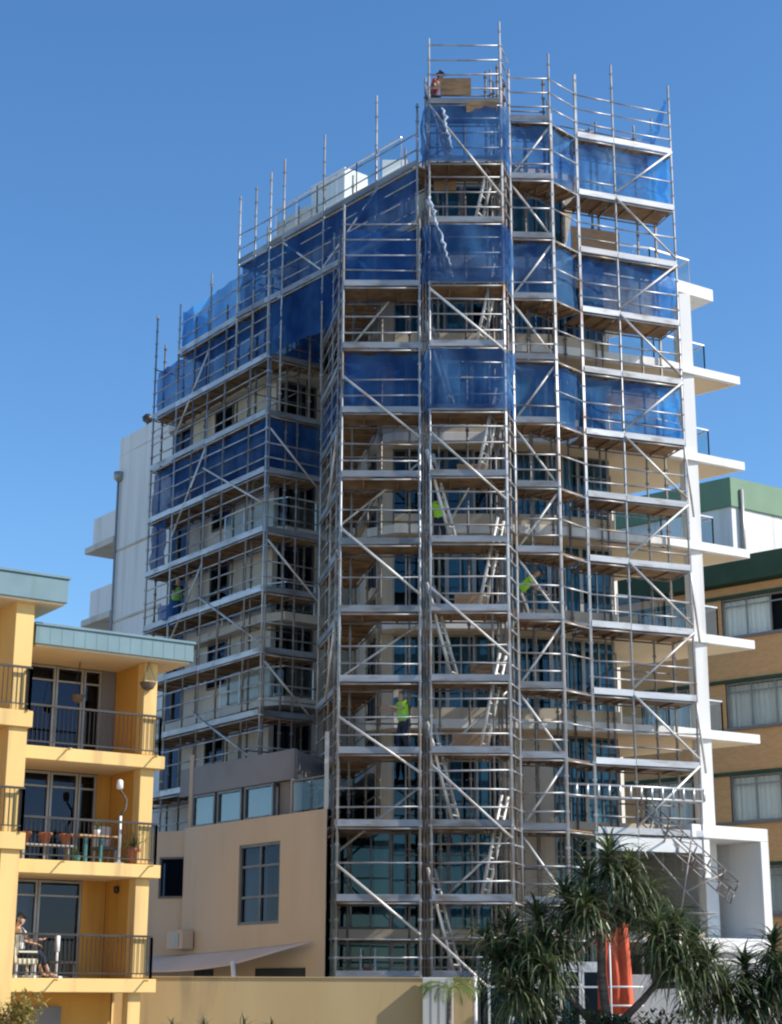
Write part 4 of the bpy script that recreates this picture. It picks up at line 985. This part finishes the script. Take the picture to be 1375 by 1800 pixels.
# hanging baskets
for s, w, z, lab, r in ((-.5, .1, 8.88, 'brown hanging basket under the roof beside the yellow column', .2), (-1.95, 1.0, 8.55, 'dark hanging bowl in front of the top floor windows', .17)):
    H = thing('hanging_basket', lab, 'hanging basket', Y(s, w, z))
    q = Y(s, w, z)
    MB().lathe(q, [(.03, 0), (r * .7, .05), (r, .17), (r * 1.05, .2), (r * .9, .2)], 14).build('bowl', 'bark', H)
    m = MB()
    for k in range(3):
        a = k * 2.1; m.tube(q + Vector((r * math.cos(a), r * math.sin(a), .19)), q + Vector((0, 0, 9.59 - z)), .006, 4)
    m.build('chain', 'dark_metal', H)
# lower balcony: chair, seated person, small table
LCX, LCW = -3.22, .38
CH = thing('armchair', 'cream padded chair holding the seated person on the lowest yellow balcony', 'chair', Y(LCX, LCW, YS[0]))
ybox(MB(), LCX - .3, LCX + .25, LCW - .28, LCW + .28, YS[0] + .3, YS[0] + .43).build('seat', 'cream_fabric', CH, bevel=.03)
m = MB(); m.obox(Y(LCX - .36, LCW, YS[0] + .68), (yu + Vector((0, 0, .25))).normalized(), yw, (Vector((0, 0, 1)) - yu * .25).normalized(), .1, .56, .75); m.build('backrest', 'cream_fabric', CH, bevel=.03)
for s in (-.26, .2):
    for w in (-.24, .24): ybox(MB(), LCX + s - .025, LCX + s + .025, LCW + w - .025, LCW + w + .025, YS[0] + .003, YS[0] + .297).build('leg', 'plastic_white', CH)
for w in (-.3, .3): ybox(MB(), LCX - .25, LCX + .2, LCW + w - .03, LCW + w + .03, YS[0] + .56, YS[0] + .6).build('armrest', 'cream_fabric', CH)
def yv(s, w, z): return Y(LCX + s, LCW + w, YS[0] + z)
Jp = dict(pelvis=yv(-.12, 0, .56), chest=yv(-.2, 0, .95), neck=yv(-.18, 0, 1.14), head=yv(-.12, 0, 1.29), face=yu - Vector((0, 0, .35)))
for S, w in (('L', .19), ('R', -.19)):
    Jp[S + 'sh'] = yv(-.17, w, 1.06); Jp[S + 'el'] = yv(.05, w * 1.1, .84); Jp[S + 'wr'] = yv(.34, w * .6, .86 if S == 'R' else .76)
    Jp[S + 'hip'] = yv(-.06, w * .5, .54); Jp[S + 'kn'] = yv(.36, w * .6, .56); Jp[S + 'an'] = yv(.52 + (.1 if S == 'R' else 0), w * .55, .1); Jp[S + 'to'] = yv(.68 + (.1 if S == 'R' else 0), w * .5, .05)
person('person in a white top and dark cropped trousers sitting on the lowest yellow balcony', Jp, 'cloth_white', trousers='cloth_navy', legs='crop', loc=Y(LCX, LCW, YS[0]))
TB = thing('side_table', 'low dark table on the lowest balcony in front of the seated person', 'table', Y(-2.2, .7, YS[0]))
ybox(MB(), -2.55, -1.85, .45, .95, YS[0] + .34, YS[0] + .39).build('tabletop', 'dark_metal', TB)
for s in (-2.5, -1.9): ybox(MB(), s - .02, s + .02, .5, .9, YS[0] + .003, YS[0] + .337).build('leg', 'dark_metal', TB)
q = Y(-2.05, 1.2, YS[0] + .003)
tag(MB().tube(q, q + Vector((0, 0, .98)), .035, 8).lathe(q, [(.16, 0), (.15, .05), (.03, .06)], 12).lathe(q + Vector((0, 0, .6)), [(.03, 0), (.06, .03), (.07, .38), (.02, .4)], 10).build('folded_parasol', 'plastic_white'), 'closed white parasol standing behind the low dark table', 'parasol')

# ================================================================== GARDEN WALL AND STREET EDGE
GW = thing('garden_wall', 'tan rendered garden wall along the street in front of the podium', 'wall', (-2, 44.4, 0))
MB().wallbox((-9, 44.0), (2.1, 44.75), .22, .02, 2.04).build('wall', 'garden_wall_paint', GW)
MB().wallbox((-9, 44.0), (2.1, 44.75), .28, 2.043, 2.07).build('coping', 'garden_wall_paint', GW)
MB().tube((2.17, 44.72, .02), (2.17, 44.72, 2.1), .055, 10).build('drain_pipe', 'plastic_white', GW)
EB = thing('meter_box', 'white louvred meter cabinet set against the tan garden wall', 'meter box', (1.2, 44.3, .05))
MB().box(.83, 1.6, 44.25, 44.5, .05, 2.06).build('casing', 'concrete_pale', EB, bevel=.015)
for x in (1.05, 1.25, 1.45): MB().box(x - .008, x + .008, 44.24, 44.249, .2, 2.0).build('groove', 'frame_metal', EB)
MB().lathe((.93, 44.24, 1.78), [(.04, 0), (.05, .02), (.05, .08), (.04, .1)], 8).build('lock', 'dark_metal', EB)
# pale low wall and glass doors behind the palm
RW = thing('low_wall', 'pale concrete planter wall behind the palm tree at the lower right', 'wall', (6.5, 44.5, 0))
MB().box(5.75, 7.6, 44.4, 44.7, .02, 2.15).build('wall', 'concrete_pale', RW, bevel=.01)
MB().box(7.63, 12.5, 46, 46.3, .02, 2.45).build('wall', 'concrete_pale', RW, bevel=.01)
GD = thing('glass_entrance', 'glass entrance doors with white frames behind the palm trunk', 'entrance', (4, 47, 0))
for k in range(5): window(GD, (2.6 + k * .62, 46.6), (3.2 + k * .62, 46.6), .1, 2.3, 'plastic_white', 'window_glass', 0, (.8,), (0, .5) if k % 2 else None)
MB().box(2.5, 5.75, 46.55, 46.75, 2.303, 2.5).build('lintel', 'white_paint', GD)
MB().box(2.5, 5.75, 47.4, 47.45, .1, 2.3).build('inner_wall', 'room_shade', GD)
# red-orange shade cloth
m = MB(); cols = []
for i in range(13):
    t = i / 12; x = 5.2 + .9 * t; col = []
    for j in range(9):
        z = 1.2 + 2.45 * (j / 8) * (1 - .06 * t); col.append(m.bm.verts.new((x - .1 * (j / 8) * t, 44.0 + .07 * math.sin(i * 1.7) + .03 * math.sin(j * 1.3 + i), z)))
    cols.append(col)
for A, B in zip(cols, cols[1:]):
    for j in range(8): f = m.bm.faces.new((A[j], B[j], B[j + 1], A[j + 1])); f.smooth = True
UM = thing('shade_cloth', 'red-orange cloth hanging in folds behind the palm tree', 'cloth', (5.6, 44, .1))
o = m.build('cloth', 'orange_fabric', UM, recalc=False); md = o.modifiers.new('thick', 'SOLIDIFY'); md.thickness = .01
MB().tube((5.5, 43.85, .05), (5.5, 43.85, 2.9), .022, 8).build('pole', 'plastic_white', UM)
for z in (1.85, 1.4): MB().tube((5.25, 43.86, z), (6.3, 43.86, z), .022, 8).build('rail', 'plastic_white', UM)

# ================================================================== BROWN BRICK BUILDING
BR = thing('brick_building', 'brown brick apartment house with dark green eaves behind the tower at the right', 'building', (17, 74, 0))
bo = Vector((18.3, 71.5, 0)); bd = Vector((-.755, .656, 0)); bn = Vector((.656, .755, 0))
def BP(s, off=0.0): q = bo + bd * s - bn * off; return (q.x, q.y)
def uvwall(m, a, b, z0, z1):
    uv = m.bm.loops.layers.uv.verify(); f = m.quad([(*a, z0), (*b, z0), (*b, z1), (*a, z1)]); L = math.hypot(b[0] - a[0], b[1] - a[1])
    for l, c in zip(f.loops, ((0, z0), (L, z0), (L, z1), (0, z1))): l[uv].uv = c
bands = [(19.3, 18.75), (17.0, 14.95), (12.95, 10.9), (8.9, 7.0), (5.0, .05)]
for i, (zt, zb) in enumerate(bands):
    m = MB(); m2 = uvwall(m, BP(-14), BP(14), zb, zt); m.build('brick_wall', 'brick_brown', BR, recalc=False)
# end piers between window rows
wins = [(18.75, 17.0), (14.95, 12.95), (10.9, 8.9), (7.0, 5.0)]
for i, (zt, zb) in enumerate(wins):
    for s0, s1 in ((-14, -4.2), (-.2, 1.4 - .4), (4.6, 5.4), (9.0, 14)):
        m = MB(); uvwall(m, BP(s0), BP(s1), zb, zt); m.build('brick_wall', 'brick_brown', BR, recalc=False)
    for s0, s1 in ((-4.2, -.2), (1.0, 4.6), (5.4, 9.0)):
        window(BR, BP(s1, -.12), BP(s0, -.12), zb, zt, 'frame_metal', 'window_glass_clear', 2, (.8,), (0, 1) if i in (1, 3) else (.0, .62), fw=.07)
    MB().wallbox(BP(14, .06), BP(-14, .06), .12, zb - .1, zb - .003).build('sill', 'fascia_grey', BR)
    MB().wallbox(BP(14, .05), BP(-14, .05), .1, zt + .003, zt + .15).build('lintel_band', 'dark_green_paint', BR)
MB().prism([BP(-14, -1.3), BP(14, -1.3), BP(14, -12), BP(-14, -12)], .1, 19.3).build('inner_wall', 'room_shade', BR)
MB().prism([BP(-14, .55), BP(14, .55), BP(14, -12), BP(-14, -12)], 19.35, 20.5).build('eaves', 'dark_green_paint', BR)
# upper set-back block with green band
UB = thing('rooftop_block', 'white rooftop block with a green band rising behind the brick house', 'building', (15, 80, 0))
uc = (16.35, 78.5)
ul, ur = (uc[0] - .755 * 8, uc[1] + .656 * 8), (uc[0] + .83 * 9, uc[1] + .557 * 9)
poly = [uc, ur, (ur[0] - 6, ur[1] + 8), (ul[0] + 3, ul[1] + 7), ul]
MB().prism(poly, 20.51, 24.3).build('wall', 'white_paint', UB)
MB().prism([(uc[0] - .02, uc[1] - .12), (ur[0] + .1, ur[1] - .1), (ur[0] - 6, ur[1] + 8.1), (ul[0] + 3, ul[1] + 7.1), (ul[0] - .1, ul[1] - .05)], 24.303, 25.75).build('roof_band', 'light_green_paint', UB)
q = (uc[0] + .55, uc[1] + .2)
MB().tube((q[0], q[1], 20.51), (q[0], q[1], 25.2), .11, 8).tube((q[0] - .32, q[1] + .1, 20.51), (q[0] - .32, q[1] + .1, 24.8), .05, 8).build('drain_pipe', 'frame_metal', UB)

# ================================================================== PLANTS
def pandanus(name, label, base, heads, rad=.11, n=48, ll=1.0, lw=.036, mat='leaf_pandanus', seed=1, fork=None, limbs=None):
    rr = random.Random(seed); t = thing(name, label, 'palm tree', base)
    b = Vector(base); m = MB(); fk = Vector(fork) if fork else b + Vector((0, 0, 1.6))
    limbs = [Vector(l) for l in limbs] if limbs else [fk]
    for l in limbs:
        if (l - fk).length < 1e-4: m.path([b, b.lerp(fk, .35) + Vector((.05, 0, 0)), b.lerp(fk, .7) - Vector((.03, 0, 0)), fk], [rad * 1.25, rad * 1.05, rad, rad * .85], 9)
        else:
            st = b.lerp(fk, .3) ; m.path([st, st.lerp(l, .4) + Vector((0, 0, -.1)), st.lerp(l, .75) + Vector((0, 0, -.08)), l], [rad * .95, rad * .8, rad * .75, rad * .65], 8)
    for root in range(5):
        a = root * 1.26; m.path([b + Vector((.1 * math.cos(a), .1 * math.sin(a), .7)), b + Vector((.38 * math.cos(a), .38 * math.sin(a), .0))], [.03, .035], 6)
    for h, mid in heads:
        h = Vector(h); mid = Vector(mid); st = min(limbs, key=lambda l: (l - h).length)
        m.path([st - Vector((0, 0, .05)), st.lerp(mid, .55) + Vector((rr.uniform(-.1, .1), 0, -.08)), mid, mid.lerp(h, .6) + Vector((rr.uniform(-.05, .05), rr.uniform(-.05, .05), .0)), h], [rad * .8, rad * .66, rad * .6, rad * .5, rad * .38], 7)
    m.build('trunk', 'bark', t)
    c = MB()
    for h, mid in heads:
        h = Vector(h); ax = (h - Vector(mid)).normalized()
        for i in range(n):
            az = i * 2.39996 + rr.uniform(-.2, .2); f = i / n
            el = 1.25 - 1.75 * f + rr.uniform(-.2, .2); l = ll * rr.uniform(.7, 1.15) * (.75 + .35 * math.sin(math.pi * f))
            leaf(c, h - ax * .25 * f + Vector((0, 0, .06 * (1 - f))), az, el, l, lw * rr.uniform(.8, 1.2), rr, droop=rr.uniform(1.3, 2.5), segs=6)
        for i in range(int(n * .5)):              # hanging skirt of old leaves
            az = rr.uniform(0, 6.283); leaf(c, h - ax * rr.uniform(.2, .45), az, rr.uniform(-.9, -.2), ll * rr.uniform(.6, 1.0), lw * .8, rr, droop=rr.uniform(.6, 1.2), segs=4)
    c.build('crown', mat, t, recalc=False)
    return t
hd = [((4.35, 38.2, 4.1), (4.5, 38.1, 3.4)), ((4.8, 37.7, 4.6), (4.65, 37.9, 3.7)), ((5.3, 38.0, 4.3), (4.95, 38, 3.5)), ((3.85, 38.4, 3.7), (4.3, 38.3, 3.2)), ((5.15, 38.5, 3.75), (4.85, 38.3, 3.2)), ((4.15, 37.3, 3.45), (4.4, 37.7, 3.1)), ((5.75, 38.4, 3.75), (5.2, 38.2, 3.3)),
      ((3.2, 38.0, 3.25), (3.55, 38, 2.6)), ((2.6, 38.3, 2.95), (3.2, 38.1, 2.3)), ((2.9, 37.4, 2.55), (3.4, 37.7, 2.1)), ((2.3, 37.8, 2.35), (3.0, 38.0, 2.0)), ((3.3, 37.1, 2.2), (3.6, 37.5, 1.9)), ((2.1, 38.3, 2.75), (2.8, 38.2, 2.2)), ((2.75, 38.0, 1.9), (3.2, 38, 1.7)), ((3.7, 37.7, 2.9), (3.7, 37.9, 2.3)), ((2.5, 37.3, 1.75), (3.1, 37.6, 1.6)),
      ((6.2, 37.8, 3.05), (5.95, 38, 2.5)), ((6.65, 38.2, 2.75), (6.2, 38.1, 2.2)), ((6.25, 37.3, 2.4), (6.0, 37.6, 2.1)), ((5.9, 38.5, 3.2), (5.8, 38.2, 2.5)), ((6.9, 37.8, 2.3), (6.3, 37.9, 1.95)), ((5.75, 37.4, 2.95), (5.8, 37.7, 2.4))]
pandanus('pandanus_tree', 'large pandanus tree with drooping strap leaves in front of the tower', (4.62, 38, 0), hd, .1, 72, 1.15, .034, 'leaf_pandanus', 5, fork=(4.6, 38, 3.0), limbs=[(4.6, 38, 3.0), (3.6, 38, 1.95), (5.75, 38, 1.9)])
hd = [((7.9, 39.2, 2.3), (8.0, 39, 1.5)), ((8.6, 39.3, 2.75), (8.4, 39.2, 1.7)), ((8.2, 38.8, 1.75), (8.2, 39, 1.2)), ((7.4, 39.4, 1.8), (7.8, 39.2, 1.2)), ((9.0, 39.0, 2.2), (8.6, 39, 1.3)), ((8.5, 38.5, 2.2), (8.4, 38.8, 1.4)), ((7.7, 38.6, 1.6), (7.9, 38.8, 1.1))]
pandanus('pandanus_tree', 'dark bushy pandanus at the lower right corner below the white portal', (8.2, 39.1, 0), hd, .09, 56, .95, .042, 'leaf_dark', 8, fork=(8.2, 39.1, .8))
hd = [((6.9, 38.9, 2.4), (7.0, 39, 1.5)), ((7.3, 38.4, 1.9), (7.2, 38.7, 1.2)), ((6.6, 38.6, 1.8), (6.9, 38.7, 1.1))]
pandanus('pandanus_tree', 'smaller pandanus squeezed between the big palm and the dark bushy one', (7.1, 38.8, 0), hd, .07, 52, .95, .04, 'leaf_pandanus', 9, fork=(7.1, 38.8, .8))
# yellow-green young palm by the meter box
YP = thing('young_palm', 'yellow-green young palm arching over the white meter cabinet', 'palm tree', (1.35, 42.6, 0))
rr = random.Random(4); m = MB(); c = Vector((1.45, 42.6, 1.75))
m.path([(1.45, 42.6, 0), (1.43, 42.6, .9), (1.45, 42.6, 1.75)], [.07, .06, .05], 8); m.build('trunk', 'bark', YP)
m = MB()
for i in range(11):
    az = i * 2.4 + .3; el = rr.uniform(.45, 1.05); q = c.copy(); e = el; h = Vector((math.cos(az), math.sin(az), 0)); l = rr.uniform(.75, 1.25)
    for s in range(14):
        d = h * math.cos(e) + Vector((0, 0, math.sin(e))); q2 = q + d * (l / 14); m.tube(q, q2, .009, 4, caps=False)
        if s > 1:
            for sd in (-1, 1): leaf(m, q, az + sd * 1.0, e - .2, .32 * math.sin(math.pi * (s + 2) / 17) + .05, .011, rr, .9, 3)
        q = q2; e -= .13
m.build('crown', 'leaf_lime', YP, recalc=False)
# bushes
def bush(label, c, rx, ry, rz, n, mat, sz, seed, name='shrub', droop=.8):
    rr = random.Random(seed); t = thing(name, label, 'shrub', (c[0], c[1], 0)); m = MB()
    for i in range(6):
        a = rr.uniform(0, 6.28); m.path([(c[0], c[1], 0), (c[0] + .4 * rx * math.cos(a), c[1] + .4 * ry * math.sin(a), c[2] * .6), (c[0] + .75 * rx * math.cos(a), c[1] + .75 * ry * math.sin(a), c[2] + rz * .4)], [.03, .022, .01], 5)
    m.build('stem', 'bark', t)
    m = MB()
    lobes = [(rr.uniform(-.6, .6), rr.uniform(-.6, .6), rr.uniform(-.4, .6), rr.uniform(.35, .6)) for _ in range(9)]
    for i in range(n):
        lx, ly, lz, lr = rr.choice(lobes); u = Vector((rr.gauss(0, 1), rr.gauss(0, 1), rr.gauss(0, 1))).normalized() * lr * rr.uniform(.6, 1.05)
        p = Vector((c[0] + (lx + u.x) * rx, c[1] + (ly + u.y) * ry, c[2] + (lz + u.z) * rz))
        if p.z < .02: continue
        leaf(m, p, rr.uniform(0, 6.283), rr.uniform(-.5, 1.1), sz * rr.uniform(.6, 1.3), sz * .17, rr, droop, 3)
    m.build('leaves', mat, t, recalc=False); return t
bush('dry yellow-green bush at the foot of the yellow house', (-8.35, 38.6, 1.1), .75, .6, .62, 900, 'leaf_dry', .17, 21)
bush('dark leafy shrub under the big palm at its left', (2.9, 39.2, 1.0), 1.0, .6, .95, 1300, 'leaf_dark', .2, 22)
bush('dark leafy shrub at the right edge under the white portal', (9.2, 40.5, 1.2), .9, .6, 1.2, 1500, 'leaf_dark', .2, 23)
bush('low dark shrub along the street edge under the big palm', (5.2, 37.6, .75), 1.9, .4, .72, 1500, 'leaf_dark', .18, 24)
# spiky little plants along the foot of the tan wall
for i, (x, lab) in enumerate(((-5.35, 'small spiky plant poking up by the yellow column'), (-4.55, 'small spiky plant left of the middle along the tan wall'), (-3.6, 'tallest small spiky plant in front of the tan wall'), (-2.9, 'small spiky plant in front of the tan wall nearest the meter box'))):
    strap_plant('spiky_plant', lab, (x * .93, 40.6, .78), 14, .42 + .12 * (i == 2), .02, 'leaf_dark', 0.0, 50 + i, 1.3)
    o = bpy.data.objects[[k for k in bpy.data.objects.keys() if k.startswith('spiky_plant')][-1]]
    MB().tube((x * .93, 40.6, 0), (x * .93, 40.6, .81), .03, 6).build('stem', 'bark', o)
